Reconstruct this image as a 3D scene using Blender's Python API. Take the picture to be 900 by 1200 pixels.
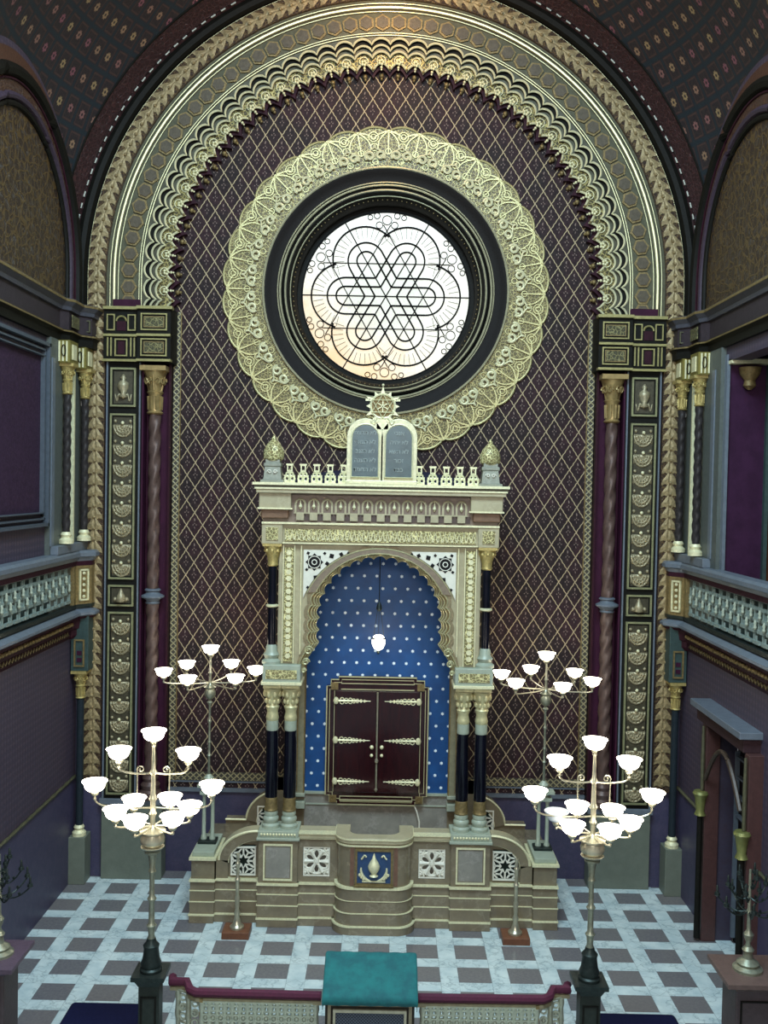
import bpy, bmesh, math, random
from math import pi, sin, cos, sqrt, radians, atan2
from mathutils import Vector, Matrix
random.seed(7)
for _o in list(bpy.data.objects): bpy.data.objects.remove(_o)
SC = bpy.context.scene
COL = SC.collection

# ------------------------------------------------------------------ camera, world, lights, exposure
cam = bpy.data.cameras.new('camera'); CAM = bpy.data.objects.new('camera', cam); COL.objects.link(CAM)
cam.sensor_fit = 'VERTICAL'; cam.sensor_height = 24.0; cam.lens = 24.0 * 1150.0 / 1200.0
cam.clip_start = 0.05; cam.clip_end = 200
CAM.matrix_world = (Matrix.Translation((0.09, 0, 7.0)) @ Matrix.Rotation(radians(0.15), 4, 'Z')
                    @ Matrix.Rotation(radians(90 - 1.6), 4, 'X') @ Matrix.Rotation(radians(1.1), 4, 'Z'))
SC.camera = CAM
W = bpy.data.worlds.new('world'); SC.world = W; W.use_nodes = True
W.node_tree.nodes['Background'].inputs[0].default_value = (0.61, 0.64, 0.70, 1)
W.node_tree.nodes['Background'].inputs[1].default_value = 0.30
def area(name, loc, rot, sx, sy, power, colr):
    l = bpy.data.lights.new(name, 'AREA'); l.shape = 'RECTANGLE'; l.size = sx; l.size_y = sy; l.energy = power; l.color = colr
    o = bpy.data.objects.new(name, l); COL.objects.link(o); o.location = loc; o.rotation_euler = rot; return o
# daylight falling through the glazed dome over the middle of the hall
area('dome_daylight', (0, 7.2, 15.4), (radians(12), 0, 0), 5.5, 4.5, 2500, (0.62, 0.86, 1.0))
# daylight from the tall windows of the entrance wall behind the gallery
area('rear_daylight', (0, -4.0, 10.5), (radians(72), 0, 0), 4.5, 2.5, 950, (1.0, 0.96, 0.88))
SC.view_settings.view_transform = 'Standard'; SC.view_settings.look = 'None'
SC.view_settings.gamma = 1; SC.view_settings.use_curve_mapping = False
SC.view_settings.exposure = 0.0

# ------------------------------------------------------------------ material helpers
def srgb(r, g, b):
    f = lambda c: (c/255/12.92) if c/255 <= 0.04045 else ((c/255+0.055)/1.055)**2.4
    return (f(r), f(g), f(b), 1)
class X:
    """node expression"""
    def __init__(s, nt, v): s.nt = nt; s.v = v
    def _m(s, op, *a):
        n = s.nt.nodes.new('ShaderNodeMath'); n.operation = op
        for i, q in enumerate(a):
            if isinstance(q, X): s.nt.links.new(q.v, n.inputs[i])
            else: n.inputs[i].default_value = q
        return X(s.nt, n.outputs[0])
    def __add__(s, o): return s._m('ADD', s, o)
    def __radd__(s, o): return s._m('ADD', o, s)
    def __sub__(s, o): return s._m('SUBTRACT', s, o)
    def __rsub__(s, o): return s._m('SUBTRACT', o, s)
    def __mul__(s, o): return s._m('MULTIPLY', s, o)
    __rmul__ = __mul__
    def __truediv__(s, o): return s._m('DIVIDE', s, o)
    def fr(s): return s._m('FRACT', s)
    def fl(s): return s._m('FLOOR', s)
    def ab(s): return s._m('ABSOLUTE', s)
    def sn(s): return s._m('SINE', s)
    def cs(s): return s._m('COSINE', s)
    def sq(s): return s._m('SQRT', s)
    def at(s, o): return s._m('ARCTAN2', s, o)
    def mx(s, o): return s._m('MAXIMUM', s, o)
    def mn(s, o): return s._m('MINIMUM', s, o)
    def lt(s, c, w=0.02):
        "1 where s < c, soft over w"
        n = s.nt.nodes.new('ShaderNodeMapRange'); n.interpolation_type = 'SMOOTHSTEP'
        s.nt.links.new(s.v, n.inputs[0]); n.inputs[1].default_value = c - w; n.inputs[2].default_value = c + w
        n.inputs[3].default_value = 1; n.inputs[4].default_value = 0
        return X(s.nt, n.outputs[0])
class MB_:
    "material under construction"
    def __init__(s, name):
        s.m = bpy.data.materials.new(name); s.m.use_nodes = True; s.nt = s.m.node_tree
        s.b = s.nt.nodes['Principled BSDF']; s.pos = None
    def xyz(s, kind='world'):
        if kind == 'world': g = s.nt.nodes.new('ShaderNodeNewGeometry').outputs['Position']
        elif kind == 'uv': g = s.nt.nodes.new('ShaderNodeTexCoord').outputs['UV']
        else: g = s.nt.nodes.new('ShaderNodeTexCoord').outputs['Object']
        n = s.nt.nodes.new('ShaderNodeSeparateXYZ'); s.nt.links.new(g, n.inputs[0]); s.pos = g
        return [X(s.nt, n.outputs[i]) for i in range(3)]
    def vec(s, x, y, z=0.0):
        n = s.nt.nodes.new('ShaderNodeCombineXYZ')
        for i, q in enumerate((x, y, z)):
            if isinstance(q, X): s.nt.links.new(q.v, n.inputs[i])
            else: n.inputs[i].default_value = q
        return n.outputs[0]
    def noise(s, scale, detail=3, vec=None, rough=0.6):
        n = s.nt.nodes.new('ShaderNodeTexNoise'); n.inputs['Scale'].default_value = scale
        n.inputs['Detail'].default_value = detail; n.inputs['Roughness'].default_value = rough
        s.nt.links.new(vec if vec is not None else s.pos, n.inputs['Vector']); return X(s.nt, n.outputs[0])
    def voro(s, scale, feature='F1', vec=None):
        n = s.nt.nodes.new('ShaderNodeTexVoronoi'); n.feature = feature; n.inputs['Scale'].default_value = scale
        s.nt.links.new(vec if vec is not None else s.pos, n.inputs['Vector']); return X(s.nt, n.outputs['Distance'])
    def mix(s, f, a, b):
        n = s.nt.nodes.new('ShaderNodeMix'); n.data_type = 'RGBA'
        if isinstance(f, X): s.nt.links.new(f.v, n.inputs[0])
        else: n.inputs[0].default_value = f
        for i, q in ((6, a), (7, b)):
            if isinstance(q, tuple): n.inputs[i].default_value = q
            else: s.nt.links.new(q, n.inputs[i])
        return n.outputs[2]
    def done(s, colr, rough=0.6, metal=0.0, bump=None, bd=0.01, bs=0.6, emit=None, es=0, spec=None):
        def put(k, v):
            if isinstance(v, X): s.nt.links.new(v.v, s.b.inputs[k])
            elif isinstance(v, (int, float)) or isinstance(v, tuple): s.b.inputs[k].default_value = v
            else: s.nt.links.new(v, s.b.inputs[k])
        put('Base Color', colr); put('Roughness', rough); put('Metallic', metal)
        if spec is not None: put('Specular IOR Level', spec)
        if bump is not None:
            n = s.nt.nodes.new('ShaderNodeBump'); n.inputs['Distance'].default_value = bd; n.inputs['Strength'].default_value = bs
            s.nt.links.new(bump.v, n.inputs['Height']); s.nt.links.new(n.outputs[0], s.b.inputs['Normal'])
        if emit is not None: put('Emission Color', emit); put('Emission Strength', es)
        return s.m
def plain(name, c, rough=0.5, metal=0.0, nscale=14, var=0.22, bump=0.006, c2=None):
    m = MB_(name); m.xyz('object'); n = m.noise(nscale, 4)
    c2 = c2 or tuple(v*(1-var) for v in c[:3]) + (1,)
    return m.done(m.mix(n.lt(0.5, 0.2), c, c2), rough, metal, m.noise(nscale*3, 3), bump, 0.5, spec=0.15 if max(c[:3]) < 0.06 and rough > 0.25 else None)

GOLD = plain('gilded_relief', srgb(196, 176, 112), 0.38, 0.55, 30, 0.3, 0.01)
PALEGOLD = plain('pale_gilding', srgb(232, 226, 184), 0.42, 0.22, 30, 0.2, 0.006)
OLDGOLD = plain('aged_gilding', srgb(142, 122, 80), 0.45, 0.45, 22, 0.4, 0.01)
RIM = plain('bright_gilt_edge', srgb(198, 192, 150), 0.35, 0.5, 10, 0.1, 0.001)
BRASS = plain('brass', srgb(190, 184, 160), 0.28, 0.7, 20, 0.2, 0.002)
DULLBRASS = plain('dull_brass', srgb(150, 152, 132), 0.35, 0.6, 20, 0.3, 0.002)
DARKMETAL = plain('dark_bronze', srgb(52, 60, 58), 0.4, 0.6, 20, 0.3, 0.003)
DARK = plain('near_black_green_paint', srgb(22, 21, 17), 0.6, 0.0, 12, 0.3)
MAROON = plain('dark_maroon_paint', srgb(52, 22, 34), 0.55, 0.0, 12, 0.3)
PURPLE = plain('dark_plum_paint', srgb(60, 24, 46), 0.6, 0.0, 5, 0.25)
OLIVE = plain('olive_grey_paint', srgb(86, 84, 62), 0.5, 0.15, 20, 0.3)
SLATE = plain('blue_grey_stone', srgb(102, 110, 120), 0.4, 0.0, 9, 0.18)
TEAL = plain('dark_teal_paint', srgb(54, 74, 72), 0.5, 0.1, 16, 0.3)
PLINTH = plain('grey_green_plinth', srgb(104, 110, 98), 0.5, 0.0, 6, 0.14)
BLACKMARBLE = plain('black_marble', srgb(14, 15, 26), 0.12, 0.0, 6, 0.5, 0.0)
WHITE = plain('white_marble', srgb(220, 216, 200), 0.5, 0.0, 20, 0.08, 0.002)
COOLSTONE = plain('pale_green_grey_stone', srgb(160, 168, 150), 0.4, 0.05, 12, 0.12)
BLACK = plain('black_void', srgb(8, 8, 9), 0.8, 0.0, 5, 0.1, 0.0)
REDVELVET = plain('crimson_velvet', srgb(76, 16, 46), 0.8, 0.0, 30, 0.25, 0.003)
NAVY = plain('navy_upholstery', srgb(18, 22, 56), 0.85, 0.0, 30, 0.2, 0.003)
REDWOOD = plain('red_brown_wood', srgb(112, 70, 48), 0.5, 0.0, 12, 0.3)
BROWN = plain('brown_orange_wood', srgb(92, 48, 22), 0.5, 0.0, 4, 0.35)
BLACKPLASTIC = plain('black_plastic', srgb(12, 12, 14), 0.4)
WHITEPLASTIC = plain('white_plastic', srgb(235, 235, 235), 0.4)

def m_marble(name, a, b, vein, rough=0.22):
    m = MB_(name); m.xyz('world'); n = m.noise(2.6, 8, rough=0.7); n2 = m.noise(9, 5)
    v = (m.noise(1.7, 6) - 0.5).ab().lt(0.012, 0.012)
    c = m.mix(n.lt(0.5, 0.3), a, b); c = m.mix(n2.lt(0.42, 0.12)*0.4, c, b)
    return m.done(m.mix(v*0.2, c, vein), rough)
PODIUMSTONE = m_marble('brown_grey_marble', srgb(128, 116, 92), srgb(104, 94, 78), srgb(170, 158, 136))
PANELSTONE = m_marble('mauve_grey_marble', srgb(144, 140, 130), srgb(118, 114, 106), srgb(180, 175, 170))
ARKSTONE = m_marble('warm_grey_ark_stone', srgb(176, 166, 134), srgb(152, 142, 114), srgb(200, 190, 160), 0.35)

def m_floor():
    m = MB_('marble_tile_floor'); x, y, z = m.xyz('world')
    u = (x + 0.21)/0.725; v = (y - 14.34)/0.685
    fu, fv = u.fr(), v.fr()
    dark = fu.lt(0.645, 0.006)*fv.lt(0.635, 0.006)
    # thin joints and the small lozenge where the pale bands cross
    cu, cv = (fu - 0.82).ab(), (fv - 0.82).ab()
    star = (cu + cv - 0.17).ab().lt(0.006, 0.004)
    joint = (fu - 0.645).ab().mn((fv - 0.635).ab()).mn(fu.mn(fv)).lt(0.006, 0.004)
    n = m.noise(3.5, 8); n2 = m.noise(22, 4)
    tone = m.noise(0.9, 1, vec=m.vec(u.fl()*3.7, v.fl()*5.3))
    vein = (m.noise(2.2, 7) - 0.5).ab().lt(0.012, 0.014)
    pale = m.mix(n.lt(0.5, 0.25), srgb(206, 218, 216), srgb(172, 190, 194)); pale = m.mix(vein*0.5, pale, srgb(120, 136, 142))
    drk = m.mix(n2.lt(0.5, 0.3), srgb(112, 110, 112), srgb(92, 92, 98)); drk = m.mix(tone.lt(0.5, 0.3)*0.5, drk, srgb(122, 114, 110))
    c = m.mix(dark, pale, drk); c = m.mix(joint*0.5, c, srgb(104, 116, 120)); c = m.mix(star*0.5, c, srgb(104, 116, 120))
    return m.done(c, 0.22, 0, None)
FLOOR = m_floor()

def m_lattice():
    m = MB_('painted_gold_lattice_wall'); x, y, z = m.xyz('world')
    wob = (z*(2*pi/0.0735)).sn()*0.013
    u = x/0.2886 + wob; v = z/0.444
    a, b = (u + v).fr(), (u - v).fr()
    da, db = (a - 0.5).ab(), (b - 0.5).ab()          # 0.5 on the lines
    line = (0.5 - da.mx(db)).lt(0.030, 0.012)
    p, q = (a + b - 1.0), (a - b)                     # inside a lozenge, both 0 at its middle
    # small fleurons inside every lozenge
    def dot(px, py, rx, ry):
        return (((p - px)/rx)*((p - px)/rx) + ((q - py)/ry)*((q - py)/ry)).sq().lt(1.0, 0.35)
    fr = dot(0, 0.42, 0.07, 0.12) + dot(0, 0.13, 0.05, 0.05) + dot(0.20, 0.02, 0.06, 0.05) + dot(-0.20, 0.02, 0.06, 0.05) + dot(0, -0.20, 0.04, 0.09)
    n = m.noise(1.2, 4); n2 = m.noise(16, 5)
    base = m.mix(n.lt(0.5, 0.12), srgb(54, 35, 39), srgb(43, 35, 35)); base = m.mix(n2.lt(0.5, 0.15)*0.6, base, srgb(26, 18, 22))
    fleck = m.voro(38).lt(0.25, 0.1)
    base = m.mix(fleck*0.35, base, srgb(84, 60, 60))
    c = m.mix(fr.mn(1.0)*0.75, base, srgb(150, 130, 120)); c = m.mix(line*0.8, c, srgb(198, 178, 142))
    return m.done(c, 0.6, line*0.3, line, 0.006, 0.6, spec=0.15)
LATTICE = m_lattice()

def m_filigree(name, base, gold, scale, metal=0.45, world='world', dens=0.075):
    m = MB_(name); x, y, z = m.xyz(world)
    nz = m.noise(scale*0.35, 2)
    w = m.voro(scale, 'DISTANCE_TO_EDGE'); l1 = w.lt(dens, 0.03)
    r = (m.voro(scale*0.6)*26.0 + nz*6).sn().ab().lt(0.34, 0.2)
    f = (l1 + r).mn(1.0)
    return m.done(m.mix(f, base, gold), 0.42, f*metal, f, 0.012, 0.8)
LACE = m_filigree('gold_lace_relief', srgb(104, 92, 62), srgb(168, 156, 106), 17, .3)
LEAFGROUND = m_filigree('brown_leaf_ground', srgb(50, 34, 30), srgb(110, 88, 60), 16)
FILIGREE = m_filigree('fine_gold_filigree', srgb(60, 54, 36), srgb(170, 156, 100), 16)
ARKGOLD = m_filigree('pale_gold_fretwork', srgb(120, 106, 66), srgb(226, 218, 160), 20, 0.35)
LUNETTE = m_filigree('brown_gold_lunette_painting', srgb(40, 28, 28), srgb(86, 66, 38), 7, 0.15)
OLIVEFIL = m_filigree('olive_fretwork', srgb(62, 60, 44), srgb(134, 128, 88), 14, 0.35)

def m_damask():
    m = MB_('damask_wall'); x, y, z = m.xyz('world')
    u, v = y/0.21, z/0.21
    s = (u*2*pi).sn()*(v*2*pi).sn(); s2 = ((u*2 + v*2)*2*pi).sn()*((u*2 - v*2)*2*pi).sn()
    f = (s.ab() + s2*0.35)
    n = m.noise(14, 4)
    c = m.mix(f.lt(0.4, 0.2), srgb(78, 64, 76), srgb(58, 48, 62)); c = m.mix(n.lt(0.5, 0.2)*0.5, c, srgb(60, 58, 78))
    return m.done(c, 0.55, 0.0, f, 0.004, 0.4)
DAMASK = m_damask()
def m_dado():
    m = MB_('dado_wall'); x, y, z = m.xyz('world'); n = m.noise(8, 5); n2 = m.noise(40, 3)
    c = m.mix(n.lt(0.5, 0.2), srgb(74, 68, 92), srgb(60, 58, 84)); c = m.mix(n2.lt(0.5, 0.2)*0.4, c, srgb(48, 44, 64))
    return m.done(c, 0.5)
DADO = m_dado()
def m_vault():
    m = MB_('painted_star_vault'); u, v, w = m.xyz('uv')
    uu, vv = u/0.31, v/0.50
    off = (uu.fl()*0.5)
    a = uu.fr() - 0.5; b = (vv + off*0).fr() - 0.5
    gridl = (0.5 - a.ab()).mn(0.5 - b.ab()).lt(0.07, 0.03)
    rr = (a*a*1.15 + b*b*1.9).sq(); ang = b.at(a)
    petal = (ang*8.0).cs()*0.03
    fl = (rr + petal).lt(0.19, 0.03); hole = rr.lt(0.07, 0.02)
    lines = (0.33 - (a.ab()).mx(b.ab()*0.9)).ab().lt(0.025, 0.015)
    n = m.noise(24, 4, vec=m.pos); n3 = m.noise(3, 2, vec=m.vec(uu.fl()*7.1, vv.fl()*3.7))
    base = m.mix(n.lt(0.5, 0.15), srgb(46, 38, 40), srgb(34, 30, 36))
    c = m.mix(lines*0.5, base, srgb(80, 56, 52)); c = m.mix(gridl*0.85, c, srgb(20, 38, 48))
    fc = m.mix(n3.lt(0.5, 0.1), srgb(150, 128, 92), srgb(126, 78, 88))
    c = m.mix(fl*(1.0 - hole)*0.85, c, fc)
    return m.done(c, 0.6)
VAULT = m_vault()
LUNVAULT = m_filigree('rust_brown_lunette_vault', srgb(58, 36, 30), srgb(84, 56, 40), 14, 0.0)
def m_stars():
    m = MB_('blue_field_with_stars'); x, y, z = m.xyz('world')
    u, v = x/0.211, (z - 4.28)/0.212
    row = v.fl(); a = (u + row*0.5 + 0.25).fr() - 0.5; b = v.fr() - 0.5
    r = (a*a + b*b).sq(); ang = b.at(a)
    st = (r + (ang*6.0).cs()*0.022).lt(0.115, 0.02)
    n = m.noise(3, 4)
    base = m.mix(n.lt(0.5, 0.2), srgb(16, 74, 132), srgb(12, 62, 116))
    return m.done(m.mix(st, base, srgb(226, 238, 246)), 0.45, 0.0, st, 0.01, 0.5)
STARS = m_stars()
def m_doorwood():
    m = MB_('polished_mahogany'); x, y, z = m.xyz('world')
    g = m.noise(3.0, 5, vec=m.vec(x*9.0, y*9.0, z*0.8))
    return m.done(m.mix(g.lt(0.5, 0.2), srgb(48, 14, 18), srgb(28, 8, 14)), 0.18)
DOORWOOD = m_doorwood()
def m_glass():
    m = MB_('lit_stained_glass'); x, y, z = m.xyz('world')
    d = ((-0.25 - x)*0.5 + (10.4 - z)*0.85); n = m.noise(2.4, 3); fine = m.voro(16, 'DISTANCE_TO_EDGE').lt(0.05, 0.03)
    amber = (d + n*1.4 - 0.7).lt(0.8, 0.8)
    c = m.mix(amber, srgb(248, 196, 120), srgb(248, 250, 242)); c = m.mix(fine*0.4, c, srgb(196, 190, 150)); ctr = (x*x + (z - 10.4)*(z - 10.4)).sq().lt(0.75, 0.25); c = m.mix(ctr*0.45, c, srgb(186, 196, 184))
    return m.done(srgb(120, 120, 110), 0.3, 0, None, emit=c, es=0.92)
GLASS = m_glass()
def m_lamp():
    m = MB_('lit_opal_glass'); m.xyz('object')
    return m.done(srgb(250, 246, 232), 0.3, 0, None, emit=(1.0, 0.90, 0.72, 1), es=10)
LAMP = m_lamp()
DIMLAMP = plain('unlit_opal_glass', srgb(214, 222, 230), 0.25, 0, 10, 0.05, 0)
def m_tallit():
    m = MB_('teal_cloth'); m.xyz('object'); n = m.noise(6, 5); f = m.noise(90, 2)
    return m.done(m.mix(n.lt(0.5, 0.25), srgb(20, 104, 104), srgb(14, 78, 84)), 0.85, 0, f, 0.003, 0.6)
TEALCLOTH = m_tallit()
def m_mesh():
    m = MB_('dark_woven_screen'); x, y, z = m.xyz('world')
    a = ((x + z)/0.035).fr(); b = ((x - z)/0.035).fr()
    f = a.lt(0.25, 0.08).mx(b.lt(0.25, 0.08))
    return m.done(m.mix(f, srgb(26, 28, 40), srgb(84, 92, 104)), 0.5, 0.2, f, 0.004)
SCREEN = m_mesh()
TABLET = plain('slate_blue_tablet', srgb(70, 88, 92), 0.35, 0.1, 5, 0.25, 0.003)

# ------------------------------------------------------------------ mesh helpers
class M:
    def __init__(s): s.v = []; s.f = []
    def add(s, vs, fs):
        o = len(s.v); s.v += [tuple(p) for p in vs]; s.f += [tuple(i + o for i in f) for f in fs]; return s
    def box(s, x0, x1, y0, y1, z0, z1):
        x0, x1 = min(x0, x1), max(x0, x1)
        return s.add([(x, y, z) for z in (z0, z1) for y in (y0, y1) for x in (x0, x1)],
                     [(0, 1, 3, 2), (4, 6, 7, 5), (0, 4, 5, 1), (2, 3, 7, 6), (0, 2, 6, 4), (1, 5, 7, 3)])
    def prism(s, poly, y0, y1):
        "polygon in x,z pushed along y"
        n = len(poly)
        return s.add([(x, y0, z) for x, z in poly] + [(x, y1, z) for x, z in poly],
                     [tuple(range(n)), tuple(range(2*n - 1, n - 1, -1))] + [(i, (i+1) % n, n + (i+1) % n, n + i) for i in range(n)])
    def vprism(s, poly, z0, z1):
        n = len(poly)
        return s.add([(x, y, z0) for x, y in poly] + [(x, y, z1) for x, y in poly],
                     [tuple(range(n)), tuple(range(2*n - 1, n - 1, -1))] + [(i, (i+1) % n, n + (i+1) % n, n + i) for i in range(n)])
    def grid(s, rows, closed=False):
        "rows of equal-length point lists"
        n = len(rows[0]); vs = [p for r in rows for p in r]; fs = []
        for i in range(len(rows) - 1):
            for j in range(n if closed else n - 1):
                k = (j + 1) % n
                fs.append((i*n + j, i*n + k, (i+1)*n + k, (i+1)*n + j))
        return s.add(vs, fs)
    def lathe(s, prof, c=(0, 0, 0), n=20, axis='z', cap=True):
        rows = []
        for r, h in prof:
            ring = []
            for k in range(n):
                a = 2*pi*k/n
                ring.append((c[0] + r*cos(a), c[1] + r*sin(a), c[2] + h) if axis == 'z' else (c[0] + r*cos(a), c[1] + h, c[2] + r*sin(a)))
            rows.append(ring)
        s.grid(rows, True)
        if cap:
            o = len(s.v) - n*len(rows)
            s.f.append(tuple(range(o + n - 1, o - 1, -1))); s.f.append(tuple(range(len(s.v) - n, len(s.v))))
        return s
    def tube(s, pts, r, n=6, closed=False, flat=1.0):
        pts = [Vector(p) for p in pts]; N = len(pts); rows = []
        up = None
        for i, p in enumerate(pts):
            if closed: t = pts[(i+1) % N] - pts[i-1]
            else: t = pts[min(i+1, N-1)] - pts[max(i-1, 0)]
            if t.length < 1e-9: t = Vector((0, 0, 1))
            t.normalize()
            ref = Vector((0, 1, 0)) if abs(t.y) < 0.9 else Vector((1, 0, 0))
            a = t.cross(ref).normalized(); b = a.cross(t).normalized()
            rr = r[i] if isinstance(r, (list, tuple)) else r
            rows.append([tuple(p + a*rr*cos(2*pi*k/n + pi/4) + b*rr*flat*sin(2*pi*k/n + pi/4)) for k in range(n)])
        if closed: rows.append(rows[0])
        s.grid(rows, True)
        if not closed:
            o = len(s.v) - n*len(rows)
            s.f.append(tuple(range(o, o + n))); s.f.append(tuple(range(len(s.v) - 1, len(s.v) - n - 1, -1)))
        return s
    def ball(s, c, r, n=12, sz=1.0):
        m = max(4, n//2)
        return s.lathe([(max(1e-4, r*sin(pi*i/m)), -r*sz*cos(pi*i/m)) for i in range(m + 1)], c, n, cap=False)
    def plate(s, outer, inner, y0, y1):
        "open band between two equal-length x,z paths: front face y0, back y1, both edges"
        a = [(x, y0, z) for x, z in outer]; b = [(x, y0, z) for x, z in inner]
        c = [(x, y1, z) for x, z in inner]; d = [(x, y1, z) for x, z in outer]
        return s.grid([d, a, b, c, d])
    def frame(s, x0, x1, z0, z1, w, y0, y1):
        x0, x1 = min(x0, x1), max(x0, x1)
        s.box(x0, x0 + w, y0, y1, z0, z1); s.box(x1 - w, x1, y0, y1, z0, z1)
        s.box(x0 + w, x1 - w, y0, y1, z0, z0 + w); s.box(x0 + w, x1 - w, y0, y1, z1 - w, z1); return s
    def sweep(s, path, prof):
        "vertical profile (out, z) carried along an x,y path; out is to the left of travel; closed profile"
        P = [Vector(p) for p in path]; rows = []
        for i, p in enumerate(P):
            d0 = (P[i] - P[i-1]).normalized() if i > 0 else (P[1] - P[0]).normalized()
            d1 = (P[i+1] - P[i]).normalized() if i < len(P) - 1 else d0
            n0 = Vector((-d0.y, d0.x)); n1 = Vector((-d1.y, d1.x)); nn = (n0 + n1).normalized(); k = 1/max(0.4, nn.dot(n0))
            rows.append([(p.x + nn.x*k*o, p.y + nn.y*k*o, z) for o, z in prof])
        s.grid(rows, True); n = len(prof); o = len(s.v) - n*len(rows)
        s.f.append(tuple(range(o, o + n))); s.f.append(tuple(range(len(s.v) - 1, len(s.v) - n - 1, -1))); return s
    def mirx(s):
        s.v = [(-x, y, z) for x, y, z in s.v]; s.f = [tuple(reversed(f)) for f in s.f]; return s
    def join(s, o): return s.add(o.v, o.f)
    def shift(s, dx, dy, dz): s.v = [(x + dx, y + dy, z + dz) for x, y, z in s.v]; return s
    def build(s, name, mat, parent=None, smooth=False, bevel=0, world=True, kind=None, label=None, recalc=True):
        me = bpy.data.meshes.new(name); off = Vector((0, 0, 0))
        if parent is not None and world:
            q = parent
            while q is not None: off += q.location; q = q.parent
        me.from_pydata([(x - off.x, y - off.y, z - off.z) for x, y, z in s.v], [], s.f)
        if recalc:
            bm = bmesh.new(); bm.from_mesh(me); bmesh.ops.recalc_face_normals(bm, faces=bm.faces); bm.to_mesh(me); bm.free()
        me.materials.append(mat); o = bpy.data.objects.new(name, me); COL.objects.link(o)
        if parent is not None: o.parent = parent
        if smooth:
            for p in me.polygons: p.use_smooth = True
            if smooth != 'all': me.set_sharp_from_angle(angle=radians(40))
        if bevel:
            b = o.modifiers.new('bevel', 'BEVEL'); b.width = bevel; b.segments = 2; b.limit_method = 'ANGLE'
        if kind: o['kind'] = kind
        if label: o['label'] = label
        return o
def thing(name, loc, label, cat, group=None, rz=0):
    o = bpy.data.objects.new(name, None); COL.objects.link(o); o.location = loc; o.rotation_euler = (0, 0, rz)
    o.empty_display_size = 0.2; o['label'] = label; o['category'] = cat
    if group: o['group'] = group
    return o
def tag(o, label, cat, group=None):
    o['label'] = label; o['category'] = cat
    if group: o['group'] = group
    return o
def dup(root, loc, label, rz=None, group=None):
    def cp(o, par):
        c = o.copy(); COL.objects.link(c); c.parent = par
        for ch in [k for k in o.children]: cp(ch, c)
        return c
    r = cp(root, None); r.location = loc; r['label'] = label
    if rz is not None: r.rotation_euler = (0, 0, rz)
    if group: r['group'] = group
    return r
def ringpts(R, zc, y, n=96, a0=0, a1=2*pi, cx=0):
    return [(cx + R*cos(a0 + (a1 - a0)*k/n), y, zc + R*sin(a0 + (a1 - a0)*k/n)) for k in range(n + (0 if abs(a1 - a0 - 2*pi) < 1e-6 else 1))]
S = 'structure'
YF, YR = 17.05, 17.42           # front plane of the east wall, recessed lattice plane
ZI, ZC = 9.97, 10.48            # top of impost, centre of the big arch
WZ = 10.40                      # centre of the round window
HW = 5.30                       # half width of the bay

# ------------------------------------------------------------------ setting: floor, walls, vault
M().box(-9, 9, -6, YR + 0.9, -0.12, 0.0).build('floor', FLOOR, kind=S)
def archpath(R, n=72, z0=ZI):
    return [(-R, z0)] + [(-R*cos(pi*k/n), ZC + R*sin(pi*k/n)) for k in range(n + 1)] + [(R, z0)]
# recessed lattice wall with the round hole for the window
m = M(); hole = 2.02; N = 96; inn, out = [], []
for k in range(N + 1):
    a = 2*pi*k/N; c, s_ = cos(a), sin(a); inn.append((hole*c, WZ + hole*s_))
    t = min((4.6/abs(c)) if abs(c) > 1e-6 else 1e9, ((5.2 if s_ > 0 else WZ - 1.0)/abs(s_)) if abs(s_) > 1e-6 else 1e9)
    out.append((t*c, WZ + t*s_))
m.plate(out, inn, YR, YR + 0.10).build('wall_back', LATTICE, kind=S)
M().box(-3.9, 3.9, YR - 0.01, YR + 0.1, 0, 1.5).build('wall_back_dado', DADO, kind=S)
# side slivers of wall carrying the leaf border, behind everything
for s_, nm in ((-1, 'left'), (1, 'right')):
    M().box(s_*4.22, s_*5.6, YF + 0.07, YF + 0.75, 0, ZI).build('wall_back_' + nm, PURPLE if False else DADO, kind=S)
# arch face ring behind the bands
M().plate(archpath(5.75), archpath(4.3), YF + 0.06, YF + 0.7).build('wall_back_arch', DARK, kind=S)

# dado line under the lattice
m = M()
m.box(-3.75, 3.75, YR - 0.06, YR, 1.46, 1.52); m.box(-3.75, 3.75, YR - 0.03, YR, 1.62, 1.645)
m.build('trim_1', SLATE, kind=S)
# woven borders of the lattice panel
def m_border():
    m = MB_('plaited_gold_border'); x, y, z = m.xyz('world')
    t = ((z/0.105) + ((x.ab() - 3.66)*9.0)).fr(); t2 = ((z/0.105) - ((x.ab() - 3.66)*9.0)).fr()
    f = t.lt(0.28, 0.08).mx(t2.lt(0.2, 0.08))
    return m.done(m.mix(f, srgb(58, 54, 46), srgb(158, 148, 112)), 0.45, f*0.4, f, 0.01)
BORDER = m_border()
for s_ in (-1, 1):
    M().box(s_*3.60, s_*3.72, YR - 0.035, YR, 1.65, ZI).build('trim_2', BORDER, kind=S)
    m = M(); m.box(s_*3.585, s_*3.60, YR - 0.05, YR, 1.65, ZI); m.box(s_*3.72, s_*3.74, YR - 0.05, YR, 1.65, ZI); m.build('trim_3', OLDGOLD, kind=S)
m = M(); m.box(-3.60, 3.60, YR - 0.03, YR, 1.66, 1.80); m.build('trim_4', BORDER, kind=S)

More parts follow.
